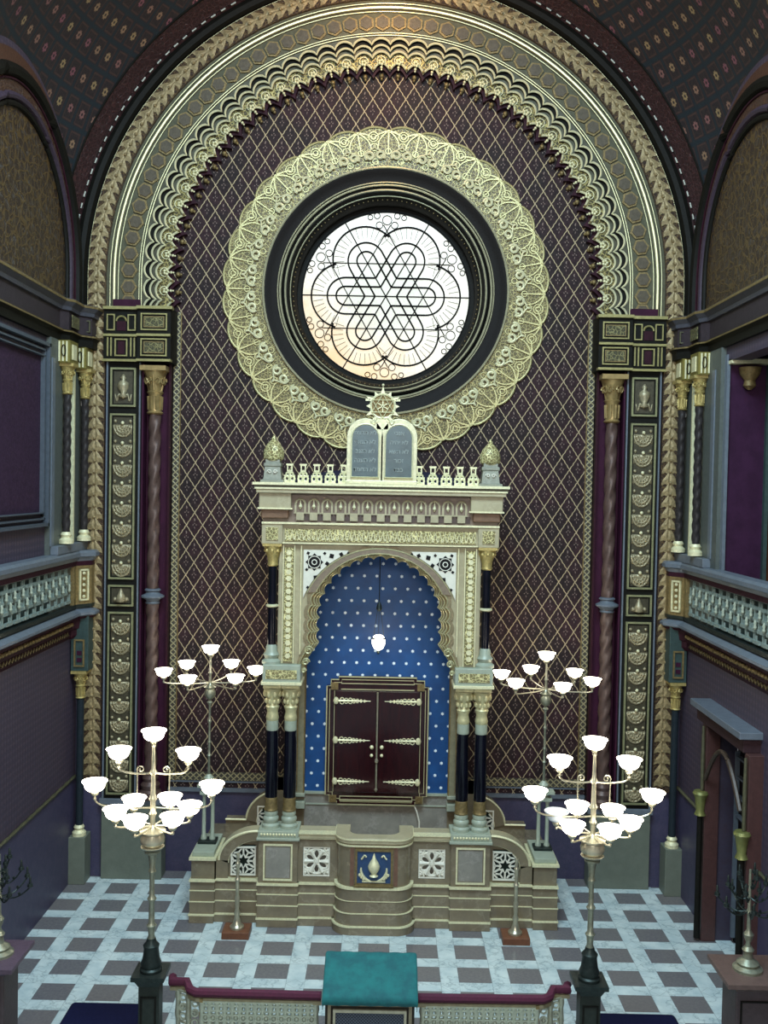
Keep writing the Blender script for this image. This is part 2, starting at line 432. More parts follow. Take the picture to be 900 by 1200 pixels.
# vault: two shallow sail vaults, each a piece of a sphere over its bay
RS = sqrt(5.32**2 + 2.65**2); LY = (14.4, 9.1)
for bi, yc in enumerate(LY):
    nu, nv = 90, 44; vs = []; uvl = []
    for j in range(nv + 1):
        for i in range(nu + 1):
            x = -5.32 + 10.64*i/nu; y = yc - 2.65 + 5.30*j/nv; h = sqrt(max(0.0, RS*RS - x*x - (y - yc)**2))
            vs.append((x, y + (.04 if j == nv and bi == 0 else 0), ZC + h)); uvl.append((atan2(y - yc, abs(x))*5.6 if abs(x) > .01 else 8.8, math.acos(min(1, h/RS))*RS))
    fs = [(j*(nu+1)+i, j*(nu+1)+i+1, (j+1)*(nu+1)+i+1, (j+1)*(nu+1)+i) for j in range(nv) for i in range(nu)]
    me = bpy.data.meshes.new('ceiling'); me.from_pydata(vs, [], fs); uv = me.uv_layers.new(name='UVMap')
    for p in me.polygons:
        p.use_smooth = True
        for li in p.loop_indices: uv.data[li].uv = uvl[me.loops[li].vertex_index]
    me.materials.append(VAULT); o = bpy.data.objects.new('ceiling', me); COL.objects.link(o); o['kind'] = S
# rib where the vault meets the east arch: dark roll with small pale beads
m = M(); m.tube([(x, YF - 0.02, z) for x, z in archpath(5.27)], 0.10, 8); m.tube([(x, YF - 0.12, z) for x, z in archpath(5.40, 72)], 0.035, 6)
m.build('trim_5', DARK, smooth=True, kind=S)
m = M(); nb = 84
for k in range(nb + 1):
    a = pi*k/nb; t = Vector((sin(a), 0, cos(a)))
    c = Vector((-5.36*cos(a), YF - 0.14, ZC + 5.36*sin(a)))
    m.tube([c - t*0.045, c + t*0.045], 0.016, 6)
m.build('trim_6', plain('pewter_bead', srgb(150, 150, 140), .4, .3), smooth=True, kind=S)
# painted margin of the vault beside the rib
rws = []
for y_ in (YF + .02, YF - .15, YF - .32, YF - .46):
    rr = sqrt(RS*RS - (y_ - 14.4)**2) - .012; rws.append([(-rr*cos(pi*k/72), y_, ZC + rr*sin(pi*k/72)) for k in range(73) if abs(rr*cos(pi*k/72)) < 9])
M().grid(rws).build('trim_7', m_filigree('russet_painted_margin', srgb(44, 26, 30), srgb(66, 40, 42), 14, 0.0), smooth=True, kind=S)
rr = sqrt(RS*RS - (YF - .48 - 14.4)**2) - .01
M().tube([(-rr*cos(pi*k/72), YF - .48, ZC + rr*sin(pi*k/72)) for k in range(73)], .02, 4).build('trim_7', DARK, smooth=True, kind=S)

# ------------------------------------------------------------------ arch bands
def band(name, r0, r1, y0, y1, mat): M().plate(archpath(r0), archpath(r1), y0, y1).build(name, mat, kind=S)
band('trim_8', 5.14, 4.83, YF - 0.02, YF + 0.1, LEAFGROUND)
band('trim_9', 4.83, 4.20, YF + 0.03, YF + 0.16, OLIVE)
m = M()
for r_, w in ((5.14, .010), (4.84, .010), (4.69, .026), (4.76, .008), (4.22, .009), (4.62, .007), (4.26, .007)):
    m.tube([(x, YF - 0.01, z) for x, z in archpath(r_)], w, 6)
m.build('trim_10', RIM, smooth=True, kind=S)
def leaf(m, P, T, Nn, w, h, y, d=0.014):
    "palmette growing along T from P; Nn is sideways"
    def q(a, b, yy): return (P[0] + T[0]*a*h + Nn[0]*b*w, yy, P[1] + T[1]*a*h + Nn[1]*b*w)
    for s in (-1, 1):
        vs = [q(0, 0, y), q(.15, s*.30, y), q(.05, s*.55, y - d*.3), q(.38, s*.50, y - d*.3), q(.62, s*.34, y - d*.2), q(1.15, 0, y), q(.5, s*.16, y - d)]
        m.add(vs, [(0, 1, 6), (1, 2, 3), (1, 3, 6), (3, 4, 6), (4, 5, 6), (0, 6, 5)])
def band_units(m, R, pitch, w, h, y, zbot):
    n = int(round(pi*R/pitch))
    for k in range(n):
        for sg in (-1, 1):
            a = (pi/2)*(k + .5)/n*1.0
            if k >= n: break
            P = (sg*R*cos(a), ZC + R*sin(a)); T = (-sg*sin(a), cos(a)); Nn = (cos(a)*sg, sin(a))
            leaf(m, P, T, Nn, w, h, y)
    z = ZC - pitch*.5
    while z > zbot:
        for sg in (-1, 1): leaf(m, (sg*R, z), (0, 1), (sg, 0), w, h, y)
        z -= pitch
def units_half(m, R, pitch, w, h, y, zbot):
    n = int(round(pi/2*R/pitch))
    for k in range(n):
        a = (pi/2)*(k + .5)/n
        for sg in (-1, 1):
            leaf(m, (sg*R*cos(a), ZC + R*sin(a)), (-sg*sin(a), cos(a)), (cos(a)*sg, sin(a)), w, h, y)
    z = ZC - pitch*.5
    while z > zbot:
        for sg in (-1, 1): leaf(m, (sg*R, z), (0, 1), (sg, 0), w, h, y)
        z -= pitch
m = M(); units_half(m, 4.985, 0.195, 0.27, 0.235, YF - 0.03, 1.75)
for k in range(62):
    for sg in (-1, 1):
        a = (pi/2)*(k + .1)/40
        if k < 40: m.ball((sg*4.985*cos(a), YF - .05, ZC + 4.985*sin(a)), .028, 6)
zz = ZC - .04
while zz > 1.8:
    for sg in (-1, 1): m.ball((sg*4.985, YF - .05, zz), .028, 6)
    zz -= .195
m.build('trim_11', plain('carved_leaf_gilding', srgb(168, 148, 108), 0.45, 0.3, 26, 0.45, 0.012), kind=S)
# vertical ground strips for the leaf border
for s_ in (-1, 1):
    M().box(s_*4.83, s_*5.14, YF - 0.02, YF + 0.05, 1.7, ZI).build('trim_12', LEAFGROUND, kind=S)
# hexagon band
m = M(); m2 = M(); nh = 50; RH = 4.44
def hexag(m, c, r, y0, y1, rot=0):
    m.prism([(c[0] + r*cos(rot + pi/3*k), c[1] + r*sin(rot + pi/3*k)) for k in range(6)], y0, y1)
hc = [(-RH*cos(pi*(k + .5)/nh), ZC + RH*sin(pi*(k + .5)/nh), pi*(k + .5)/nh) for k in range(nh)]
for sg in (-1, 1): hc += [(sg*RH, ZC - 0.15, 0), (sg*RH, ZC - 0.41, 0)]
for cx, cz, a in hc:
    hexag(m, (cx, cz), 0.145, YF - 0.0, YF + 0.05, -a); hexag(m2, (cx, cz), 0.108, YF - 0.02, YF + 0.02, -a)
m.build('trim_13', OLDGOLD, kind=S); m2.build('trim_14', plain('grey_umber_hexagons', srgb(92, 82, 66), 0.45, 0.2, 20, 0.3), kind=S)
# scalloped stepped mouldings
NS = 40
def spos(t, r):
    if t < 0: return (-r, ZC + t*0.34)
    if t > NS: return (r, ZC - (t - NS)*0.34)
    a = pi*t/NS; return (-r*cos(a), ZC + r*sin(a))
def scal(r0, h, sub=8, ph=0.0, pw=0.62):
    out = []; n = int((NS + 3)*sub)
    for k in range(n + 1):
        t = -1.5 + (NS + 3)*k/n; out.append(spos(t, r0 + h*abs(sin(pi*(t - ph)))**pw))
    return out
def sring(r, sub=10):
    n = int((NS + 3)*sub); return [spos(-1.5 + (NS + 3)*k/n, r) for k in range(n + 1)]
OLV = plain('grey_olive_moulding', srgb(78, 76, 60), 0.4, 0.25, 14, 0.2)
RIM2 = plain('bright_moulding_edge', srgb(226, 220, 180), 0.4, 0.25, 10, 0.1, 0.001)
for i, (r0, y) in enumerate(((4.075, YF + .02), (3.985, YF + .08), (3.90, YF + .14))):
    M().plate(sring(4.22), scal(r0, .105, 10), y, y + .10).build('trim_15', OLV if i != 1 else DARK, kind=S)
    M().tube([(x, y - .008, z) for x, z in scal(r0, .105, 10)], 0.018, 5).build('trim_16', RIM2, smooth=True, kind=S)
M().plate(sring(4.05), scal(3.70, .135, 10, pw=.75), YF + .19, YF + .24).build('trim_17', FILIGREE, kind=S)
M().plate(sring(4.05), scal(3.60, .15, 10, pw=.8), YF + .26, YR - .01).build('trim_17', MAROON, kind=S)
M().tube([(x, YF + .19, z) for x, z in scal(3.70, .135, 10, pw=.75)], 0.018, 5).build('trim_18', RIM2, smooth=True, kind=S)
m = M(); m2 = M(); m3 = M()
for k in range(-1, NS + 1):
    t = k + .5
    P = Vector((*spos(t, 3.80),)); Q = Vector((*spos(t, 3.90),)); d = (Q - P).normalized(); nrm = Vector((-d.y, d.x))
    c = Vector(spos(t, 3.87))
    # horseshoe niche edge with a floret inside
    m.tube([(c.x + (nrm.x*cos(b) + d.x*sin(b))*.075, YF + .175, c.y + (nrm.y*cos(b) + d.y*sin(b))*.075) for b in [(-.25 + 1.5*j/9)*pi for j in range(10)]], .011, 4)
    for b in (0, 1, 2, 3, 4):
        an = 2*pi*b/5; p = c - d*.035
        m.ball((p.x + cos(an)*.036, YF + .155, p.y + sin(an)*.036), .026, 6)
    g = c - d*.12; m.ball((g.x, YF + .17, g.y), .026, 6); m.ball((g.x - d.x*.04, YF + .17, g.y - d.y*.04), .018, 6)
    # pendant in the dark cusp and stop between cusps
    h_ = Vector(spos(t, 3.66)); m2.ball((h_.x, YR - .06, h_.y), .045, 8); m2.ball((h_.x - d.x*.05, YR - .05, h_.y - d.y*.05), .028, 6)
    e = Vector(spos(k, 3.72)); m2.ball((e.x, YF + .16, e.y), .024, 6)
m.build('trim_19', PALEGOLD, smooth='all', kind=S); m2.build('trim_20', OLDGOLD, smooth='all', kind=S)

# ------------------------------------------------------------------ round window and its rings
def yl(prof, name, mat, n=96, smooth=True):
    "prof of (r, y)"
    M().lathe(prof, (0, 0, WZ), n, 'y', cap=False).build(name, mat, smooth=smooth, kind=S)
yl([(2.16, YR), (2.16, YR - .07), (2.10, YR - .07), (2.05, YR - .03), (1.90, YR - .03), (1.90, YR + .0), (1.84, YR + .02)], 'trim_21', plain('dark_umber_ring', srgb(20, 15, 13), .6, 0))
yl([(1.84, YR + .02), (1.80, YR - .03), (1.74, YR - .03), (1.70, YR + .04), (1.66, YR + .10), (1.60, YR + .22), (1.60, YR + .42)], 'trim_22', DARK)
m = M()
for r_, y_, w in ((2.155, YR - .075, .02), (1.905, YR - .035, .012), (1.865, YR - .01, .018), (1.77, YR - .04, .017), (1.69, YR + .05, .010)):
    m.tube(ringpts(r_, WZ, y_, 96), w, 6, True)
m.build('trim_23', plain('silver_grey_gilt_edge', srgb(190, 184, 150), .35, .4), smooth=True, kind=S)
m = M()
for k in range(120):
    a = 2*pi*k/120; m.ball((1.645*cos(a), YR + .12, WZ + 1.645*sin(a)), .013, 5)
m.build('trim_24', OLDGOLD, smooth='all', kind=S)
# window itself
win = M().lathe([(1.62, YR + .42), (1.50, YR + .42), (1.50, YR + .48), (1.62, YR + .48)], (0, 0, WZ), 96, 'y', cap=False).build('window_1', DARK, kind=S)
g = M().lathe([(0.001, YR + .44), (1.56, YR + .44)], (0, 0, WZ), 96, 'y', cap=False).build('glass', GLASS, win)
m = M(); thin = M(); R = 1.52; yl_ = YR + .425
def L(m, p, q, w): m.tube([(p[0]*R, yl_, WZ + p[1]*R), (q[0]*R, yl_, WZ + q[1]*R)], w, 4)
def A(m, c, r, a0, a1, w, n=20): m.tube([(R*(c[0] + r*cos(a0 + (a1-a0)*k/n)), yl_, WZ + R*(c[1] + r*sin(a0 + (a1-a0)*k/n))) for k in range(n + 1)], w, 4)
for k in range(6):
    a = pi/3*k; ca, sa = cos(a), sin(a)
    rt = lambda x, y: (x*ca - y*sa, x*sa + y*ca)
    A(m, rt(.5, 0), .385, a - radians(76), a + radians(76), .021)
    for off, st in ((.215, .13), (.11, .06)):
        A(m, rt(.48, 0), off, a - pi/2, a + pi/2, .020)
        for sg in (-1, 1): L(m, rt(.48, sg*off), rt(st, sg*off), .020)
    L(m, (0, 0), rt(1.0, 0), .014)
    # hexagram chords
    h1 = (.385*cos(a + pi/6) + .75*sin(a + pi/6), .385*sin(a + pi/6) - .75*cos(a + pi/6)); h2 = (.385*cos(a + pi/6) - .75*sin(a + pi/6), .385*sin(a + pi/6) + .75*cos(a + pi/6)); L(m, h1, h2, .012)
    for j in range(-7, 8):
        b = radians(j*11); L(thin, rt(.5 + .25*cos(b), .25*sin(b)), rt(.5 + .37*cos(b), .37*sin(b)), .006)
    b = a + pi/6
    for dx, dy, rr in ((.90, 0, .055), (.84, .09, .04), (.84, -.09, .04), (.95, .12, .035), (.95, -.12, .035), (.93, .2, .03), (.93, -.2, .03)):
        c_ = (dx*cos(b) - dy*sin(b), dx*sin(b) + dy*cos(b)); A(m, c_, rr, 0, 2*pi, .010, 12)
m.tube(ringpts(R*1.0, WZ, yl_, 96), .012, 4, True)
m.build('leading', BLACK, win); thin.build('leading', OLIVE, win)

# lace medallion around the window
NL = 32
def lobe(r, h, n=NL*10):
    return [((r + h*abs(sin(NL/2*(2*pi*k/n)))**.6)*cos(2*pi*k/n + pi/NL*0), WZ + (r + h*abs(sin(NL/2*(2*pi*k/n)))**.6)*sin(2*pi*k/n)) for k in range(n + 1)]
cir = [(2.14*cos(2*pi*k/(NL*10)), WZ + 2.14*sin(2*pi*k/(NL*10))) for k in range(NL*10 + 1)]
M().plate(lobe(2.77, .10), cir, YR - .03, YR).build('trim_25', LACE, kind=S)
m = M(); yy = YR - .045
def P2(r, a): return (r*cos(a), yy, WZ + r*sin(a))
for k in range(NL):
    a0 = 2*pi*(k)/NL; am = 2*pi*(k + .5)/NL; da = pi/NL
    # edge arc of the lobe
    m.tube([P2(2.77 + .10*abs(sin(pi*j/8))**.6, a0 + 2*da*j/8) for j in range(9)], .018, 5)
    # fan of leaves from each cusp
    for ang, ln in ((-1.05, .30), (-.55, .38), (0, .42), (.55, .38), (1.05, .30)):
        pts = []
        for j in range(7):
            u = j/6; w_ = .10*sin(pi*u)*(1 if ang >= 0 else -1)*(.6 if ang else 0)
            rr = 2.80 - ln*u*cos(ang); tt = a0 + (ln*u*sin(ang) + w_)/2.7; pts.append(P2(rr, tt))
        m.tube(pts, [.020 - .011*j/6 for j in range(7)], 4)
    # circle scroll in the lobe, loop below
    for (rc, tc, rr_, w_) in ((2.70, am, .085, .012), (2.70, am, .045, .010), (2.52, am, .065, .010), (2.44, a0, .05, .010), (2.27, am, .05, .009)):
        c_ = P2(rc, tc); m.tube([(c_[0] + rr_*cos(b), yy, c_[2] + rr_*sin(b)) for b in [2*pi*j/10 for j in range(10)]], w_, 4, True)
m.build('trim_26', plain('lace_gilding', srgb(200, 190, 136), .4, .35, 24, .2), smooth=True, kind=S)
m = M(); yy = YR - .07
for k in range(NL):
    a = 2*pi*(k + .25 + .25)/NL
    rad = Vector((cos(a), sin(a))); tan = Vector((-sin(a), cos(a)))
    for sg in (-1, 1):
        c_ = rad*2.36 + tan*sg*.092
        pts = []
        for j in range(17):
            b = j/16; th = -pi*.15 + b*2.4*pi; rr = .085*(1 - .62*b)
            q = c_ - rad*0 + (rad*sin(-th + .3)*-1 + tan*sg*cos(-th + .3))*rr; pts.append((q.x, yy, WZ + q.y))
        m.tube(pts, .024, 5)
        m.tube([(q.x, yy, WZ + q.y) for q in (c_ + tan*sg*.07, c_ + rad*.07 + tan*sg*.035, rad*2.50 + tan*sg*.012, rad*2.56)], .014, 5)
m.build('trim_27', PALEGOLD, smooth=True, kind=S)

# ------------------------------------------------------------------ imposts, pilasters, nooks on both sides
PILFACE = OLIVE
def side_wall_group(s):
    # plinth
    M().box(s*3.74, s*4.80, YF - .05, YF + .3, 0, 1.32).build('trim_28', PLINTH, kind=S, bevel=.01)
    M().box(s*3.70, s*4.84, YF - .07, YF + .3, 1.32, 1.42).build('trim_29', SLATE, kind=S, bevel=.01)
    # nook behind the column
    M().box(s*3.72, s*4.20, YF + .26, YF + .33, 1.42, 9.03).build('trim_30', PURPLE, kind=S)
    M().box(s*4.16, s*4.20, YF + .0, YF + .33, 1.42, 9.03).build('trim_31', PURPLE, kind=S)
    M().box(s*3.72, s*3.75, YF + .12, YF + .36, 1.42, 9.03).build('trim_32', MAROON, kind=S)
    # pilaster body
    M().box(s*4.19, s*4.80, YF - .03, YF + .1, 1.42, 9.03).build('trim_33', DARK, kind=S)
    m = M(); m2 = M(); m3 = M(); m4 = M()
    m2.box(s*4.20, s*4.225, YF - .06, YF, 1.42, 9.03); m2.box(s*4.765, s*4.79, YF - .06, YF, 1.42, 9.03)
    for z0, z1, kind in ((8.26, 8.93, 'vase'), (5.27, 8.14, 'fans'), (4.80, 5.17, 'small'), (1.50, 4.70, 'fans')):
        m.frame(s*4.28, s*4.72, z0, z1, .032, YF - .075, YF - .02)
        m3.frame(s*4.315, s*4.685, z0 + .035, z1 - .035, .02, YF - .06, YF - .02)
        m4.box(s*4.33, s*4.67, YF - .045, YF - .02, z0 + .05, z1 - .05)
    m.build('trim_34', plain('olive_gilt_frame', srgb(150, 150, 112), .4, .4), kind=S); m2.build('trim_35', SLATE, kind=S); m3.build('trim_36', DARK, kind=S)
    m4.build('trim_37', plain('dark_olive_ground', srgb(72, 66, 48), .5, .1, 20, .4), kind=S)
    fan = M(); boss = M()
    for z0, z1 in ((5.27, 8.14), (1.50, 4.70)):
        n = int((z1 - z0 - .08)/.335); pd = (z1 - z0 - .10)/n
        for k in range(n):
            z = z1 - .16 - k*pd
            boss.ball((s*4.5, YF - .075, z), .032, 8)
            fan.prism([(s*4.5 + .165*cos(b), z - .03 + .205*sin(b)) for b in [pi + pi*j/14 for j in range(15)]], YF - .052, YF - .03)
            for sg in (-1, 1): fan.prism([(s*4.5 + sg*.165, z - .02), (s*4.5 + sg*.165, z - .20), (s*4.5 + sg*.10, z - .17)], YF - .05, YF - .03)
            for rr, w in ((.155, .022), (.11, .017), (.07, .014)):
                fan.tube([(s*4.5 + rr*cos(b), YF - .05, z - .04 + rr*1.25*sin(b)) for b in [pi + pi*j/10 for j in range(11)]], w, 5)
            for j in range(7):
                b = pi + pi*(j + .5)/7
                fan.tube([(s*4.5 + .05*cos(b), YF - .05, z - .04 + .05*sin(b)), (s*4.5 + .16*cos(b), YF - .055, z - .04 + .2*sin(b))], [.008, .018], 4)
            for sg in (-1, 1): fan.ball((s*4.5 + sg*.13, YF - .05, z + .03), .03, 6)
    # vase ornament and small palmette
    fan.lathe([(.01, -.2), (.09, -.17), (.04, -.11), (.1, .0), (.09, .07), (.03, .12), (.05, .16), (.01, .22)], (s*4.5, YF - .05, 8.6), 10)
    for sg in (-1, 1):
        fan.tube([(s*4.5 + sg*(.05 + .09*j/8), YF - .05, 8.42 + .07*sin(j*.9)) for j in range(9)], .014, 5)
    fan.lathe([(.01, -.12), (.1, -.1), (.07, 0), (.03, .08), (.01, .13)], (s*4.5, YF - .05, 4.98), 8)
    for sg in (-1, 1): fan.ball((s*4.5 + sg*.1, YF - .05, 4.92), .04, 6)
    fan.build('trim_38', plain('umber_gilt_carving', srgb(168, 156, 124), .4, .3, 20, .3), smooth='all', kind=S)
    boss.build('trim_39', PALEGOLD, smooth='all', kind=S)
    # impost block: two storeys of framed panels
    m = M(); g = M(); d = M(); r = M()
    ya = YF - .10; yb = YF - .20
    m.box(s*3.66, s*4.24, yb, YR, 9.03, ZI); m.box(s*4.20, s*4.84, ya, YF + .1, 9.03, ZI)
    for y_, x0, x1 in ((yb, 3.68, 4.22), (ya, 4.24, 4.82)):
        g.box(s*(x0 - .05), s*(x1 + .02), y_ - .06, y_ + .1, ZI - .05, ZI); g.box(s*(x0 - .02), s*(x1 + .02), y_ - .04, y_ + .1, 9.46, 9.50)
        g.box(s*(x0 - .03), s*(x1 + .02), y_ - .045, y_ + .1, 9.03, 9.07)
    for x0, x1, z0, z1 in ((3.72, 4.17, 9.56, 9.85), (3.72, 4.17, 9.12, 9.42)):
        g.frame(s*x0, s*x1, z0, z1, .022, yb - .03, yb); d.box(s*(x0 + .05), s*(x1 - .05), yb - .012, yb, z0 + .05, z1 - .05)
        r.frame(s*(x0 + .05), s*(x1 - .05), z0 + .05, z1 - .05, .015, yb - .02, yb)
    # little arched niche between two panels
    for x0, x1 in ((4.28, 4.42), (4.64, 4.78)): g.frame(s*x0, s*x1, 9.56, 9.84, .02, ya - .03, ya)
    g.tube([(s*4.53 + .085*cos(b), ya - .02, 9.72 + .085*sin(b)) for b in [pi*j/10 for j in range(11)]], .016, 5)
    g.frame(s*4.42, s*4.64, 9.12, 9.42, .022, ya - .03, ya)
    for xx in (4.30, 4.36, 4.70, 4.76): g.box(s*(xx - .012), s*(xx + .012), ya - .03, ya, 9.12, 9.44)
    m.build('trim_40', DARK, kind=S, bevel=.006); g.build('trim_41', plain('green_gilt', srgb(168, 160, 108), .38, .45), kind=S); d.build('trim_42', OLIVEFIL, kind=S)
    r.build('trim_43', OLDGOLD, kind=S)
    M().box(s*4.45, s*4.61, ya - .012, ya, 9.56, 9.72).box(s*4.47, s*4.59, ya - .012, ya, 9.16, 9.38).build('trim_44', MAROON, kind=S)
    # block between impost and arch band
    M().box(s*4.22, s*4.70, YF - .04, YF + .1, ZI, ZI + .14).build('trim_45', PURPLE, kind=S)
for s in (-1, 1): side_wall_group(s)

# big twisted columns in the nooks
def twisted(parent, name, R, z0, z1, mat, turns, nl=3, n=24, nz=90, amp=.10):
    m = M(); rows = []
    for j in range(nz + 1):
        z = z0 + (z1 - z0)*j/nz
        rows.append([((R*(1 + amp*sin(nl*(2*pi*k/n) - 2*pi*turns*(z - z0)/(z1 - z0))))*cos(2*pi*k/n), (R*(1 + amp*sin(nl*(2*pi*k/n) - 2*pi*turns*(z - z0)/(z1 - z0))))*sin(2*pi*k/n), z) for k in range(n)])
    m.grid(rows, True); return m.build(name, mat, parent, smooth='all', world=False)
def capital(parent, z0, z1, r, mat, name='capital'):
    m = M(); h = z1 - z0
    m.lathe([(r*.75, 0), (r*.95, h*.03), (r*.75, h*.07), (r*.72, h*.40), (r*.95, h*.46), (r*.7, h*.5), (r*1.0, h*.75), (r*1.35, h*.90)], (0, 0, z0), 16)
    m.box(-r*1.45, r*1.45, -r*1.45, r*1.45, z1 - h*.1, z1)
    for q in range(4):
        a = pi/4 + q*pi/2
        for sg in (-1, 1):
            cx = r*1.05*cos(a + sg*.33); cy = r*1.05*sin(a + sg*.33)
            tx, ty = -sin(a), cos(a)
            m.tube([(cx + tx*sg*r*.38*(1 - j/14)*cos(j*.62), cy + ty*sg*r*.38*(1 - j/14)*cos(j*.62), z0 + h*.68 + r*.5*(1 - j/14)*sin(j*.62)) for j in range(13)], r*.10, 5)
        m.tube([(r*.62*cos(a - pi/4), r*.62*sin(a - pi/4), z0 + h*.5), (r*1.1*cos(a - pi/4), r*1.1*sin(a - pi/4), z0 + h*.86)], [r*.2, r*.12], 6)
    for q in range(8):
        a = q*pi/4 + pi/8; m.tube([(r*.72*cos(a), r*.72*sin(a), z0 + h*.1), (r*.78*cos(a), r*.78*sin(a), z0 + h*.38)], r*.13, 5)
    return m.build(name, mat, parent, smooth=True, world=False)
COLSTONE = plain('umber_twisted_shaft', srgb(92, 72, 66), .38, .15, 10, .25)
t = thing('twisted_column', (-3.97, YF + .05, 1.42), 'tall dark twisted column with gilt capital in plum nook left of the lattice wall', 'column', 'twisted columns beside the lattice wall')
M().lathe([(.19, 0), (.19, .12), (.15, .16), (.17, .24), (.12, .30), (.14, .36), (.11, .42)], (0, 0, 0), 24).build('base', COLSTONE, t, smooth=True, world=False)
twisted(t, 'shaft', .105, .4, 3.5, COLSTONE, 10)
M().lathe([(.11, 0), (.13, .02), (.11, .05), (.13, .08), (.2, .12), (.2, .145), (.13, .18), (.11, .22), (.14, .235), (.14, .25), (.11, .27)], (0, 0, 3.42), 24).build('ring', SLATE, t, smooth=True, world=False)
twisted(t, 'shaft', .10, 3.66, 6.75, COLSTONE, 8)
capital(t, 6.72, 7.55, .155, plain('bronze_gilt_capital', srgb(170, 146, 98), .35, .5))
dup(t, (3.97, YF + .05, 1.42), 'tall dark twisted column with gilt capital in plum nook right of the lattice wall')

# ------------------------------------------------------------------ side walls
def side(s):
    nm = 'left' if s < 0 else 'right'
    fx = -1 if s > 0 else 1     # mirror flag: author for the left wall, mirror for the right
    def fin(m): return m if s < 0 else m.mirx()
    X0 = -HW
    Y0 = 7.0
    # lower wall
    if s < 0: fin(M().box(X0 - .3, X0, Y0, YF + .3, 0, 4.4)).build('wall_' + nm, DAMASK, kind=S)
    else:
        m = M(); m.box(X0 - .3, X0, Y0, 13.50, 0, 4.4); m.box(X0 - .3, X0, 15.12, YF + .3, 0, 4.4); m.box(X0 - .3, X0, 13.50, 15.12, 3.45, 4.4)
        fin(m).build('wall_' + nm, DAMASK, kind=S)
    # dado skin and rope line
    for a_, b_ in (((Y0, YF + .02),) if s < 0 else ((Y0, 13.35), (15.27, YF + .02))):
        fin(M().box(X0, X0 + .02, a_, b_, 0, 1.78)).build('wall_' + nm + '_dado', DADO, kind=S)
        m = M(); m.tube([(X0 + .03, a_ + (b_ - a_)*k/60, 1.80) for k in range(61)], [.032 if k % 2 else .022 for k in range(61)], 6)
        fin(m).build('trim_46', OLIVE, kind=S)
    # upper wall
    if s < 0:
        M().box(X0 - .3, X0, Y0, YF + .3, 4.4, 13.2).build('wall_left_upper', DAMASK, kind=S)
    else:
        m = M(); m.box(X0 - .3, X0, 15.25, YF + .3, 4.4, 9.0); m.box(X0 - .3, X0, Y0, YF + .3, 9.0, 13.2); m.box(X0 - .3, X0, Y0, 9.8, 4.4, 9.0); m.box(X0 - .3, X0, 9.8, 15.25, 4.4, 4.75)
        fin(m).build('wall_right_upper', DAMASK, kind=S)
    # corner pier under the gallery: plinth, colonette, block
    # gallery ledge, bead course, rail: swept along the wall and round the corner
    path = [(X0, YF + .04), (X0, Y0)] if False else [(-4.97, YF + .03), (-4.97, 16.86), (-5.16, 16.62), (-5.16, Y0)]
    def sw(prof): return fin(M().sweep(path, [(o, z) for o, z in prof]))
    sw([(-.25, 4.66), (.06, 4.66), (.09, 4.68), (.09, 4.72), (-.05, 4.80), (-.25, 4.80)]).build('trim_47', SLATE, kind=S)
    sw([(-.25, 4.26), (-.13, 4.26), (-.09, 4.32), (-.09, 4.42), (-.06, 4.44), (-.04, 4.60), (.03, 4.62), (.05, 4.66), (-.25, 4.66)]).build('trim_48', MAROON, kind=S)
    m = M()
    for k in range(78):
        y_ = 16.5 - k*.12; m.ball((-5.19, y_, 4.53), .036, 7)
        m.tube([(-5.24, y_, 4.34), (-5.24, y_ - .06, 4.40), (-5.24, y_ - .12, 4.34)], .014, 4)
    fin(m).build('trim_49', OLDGOLD, smooth='all', kind=S)
    # lower colonette in the corner
    lab = nm
    # upper entablature along the wall
    path2 = [(-4.96, YF + .03), (-4.96, 16.75), (-5.14, 16.55), (-5.14, 16.1), (-5.24, 15.95), (-5.24, Y0)]
    def sw2(prof): return fin(M().sweep(path2, [(o, z) for o, z in prof]))
    sw2([(-.30, 9.22), (.0, 9.22), (.0, 9.34), (.04, 9.38), (.04, 9.42), (-.30, 9.42)]).build('trim_50', DARK, kind=S)
    sw2([(-.30, 9.42), (-.02, 9.42), (-.02, 9.74), (-.30, 9.74)]).build('trim_51', plain('dim_umber_frieze', srgb(58, 50, 54), .5), kind=S)
    sw2([(-.30, 9.74), (.02, 9.74), (.03, 9.80), (.09, 9.86), (.09, 9.92), (-.30, 9.92)]).build('trim_52', plain('dim_grey_cornice', srgb(70, 70, 78), .45), kind=S)
    sw2([(.042, 9.385), (.055, 9.385), (.055, 9.41), (.042, 9.41)]).build('trim_53', OLDGOLD, kind=S)
    sw2([(.092, 9.87), (.10, 9.87), (.10, 9.91), (.092, 9.91)]).build('trim_54', OLDGOLD, kind=S)
    m = M()   # framed panels in the frieze near the corner
    for ya_, yb_ in ((16.15, 16.5),): m.box(-5.13, -5.11, ya_, yb_, 9.48, 9.68)
    fin(m).build('trim_55', OLIVEFIL, kind=S)
    m = M(); m.frame(-5.09, -4.99, 9.48, 9.68, .02, 16.68, 16.72); fin(m).build('trim_56', OLIVE, kind=S)
    # pier with two colonettes above the gallery
    fin(M().box(X0, -5.22, 15.25 if s > 0 else 15.45, YF, 4.8, 9.22)).build('trim_57', plain('dim_grey_green', srgb(84, 90, 86), .5), kind=S)
    fin(M().box(X0, -5.10, 15.5, YF, 5.78, 5.92)).build('trim_58', SLATE, kind=S, bevel=.01)
    fin(M().box(-5.22, -5.16, 16.42, 16.48, 5.92, 8.75)).build('trim_59', PALEGOLD, kind=S)
    fin(M().box(-5.22, -5.20, 15.47, 15.60, 5.92, 8.9)).build('trim_60', SLATE, kind=S)
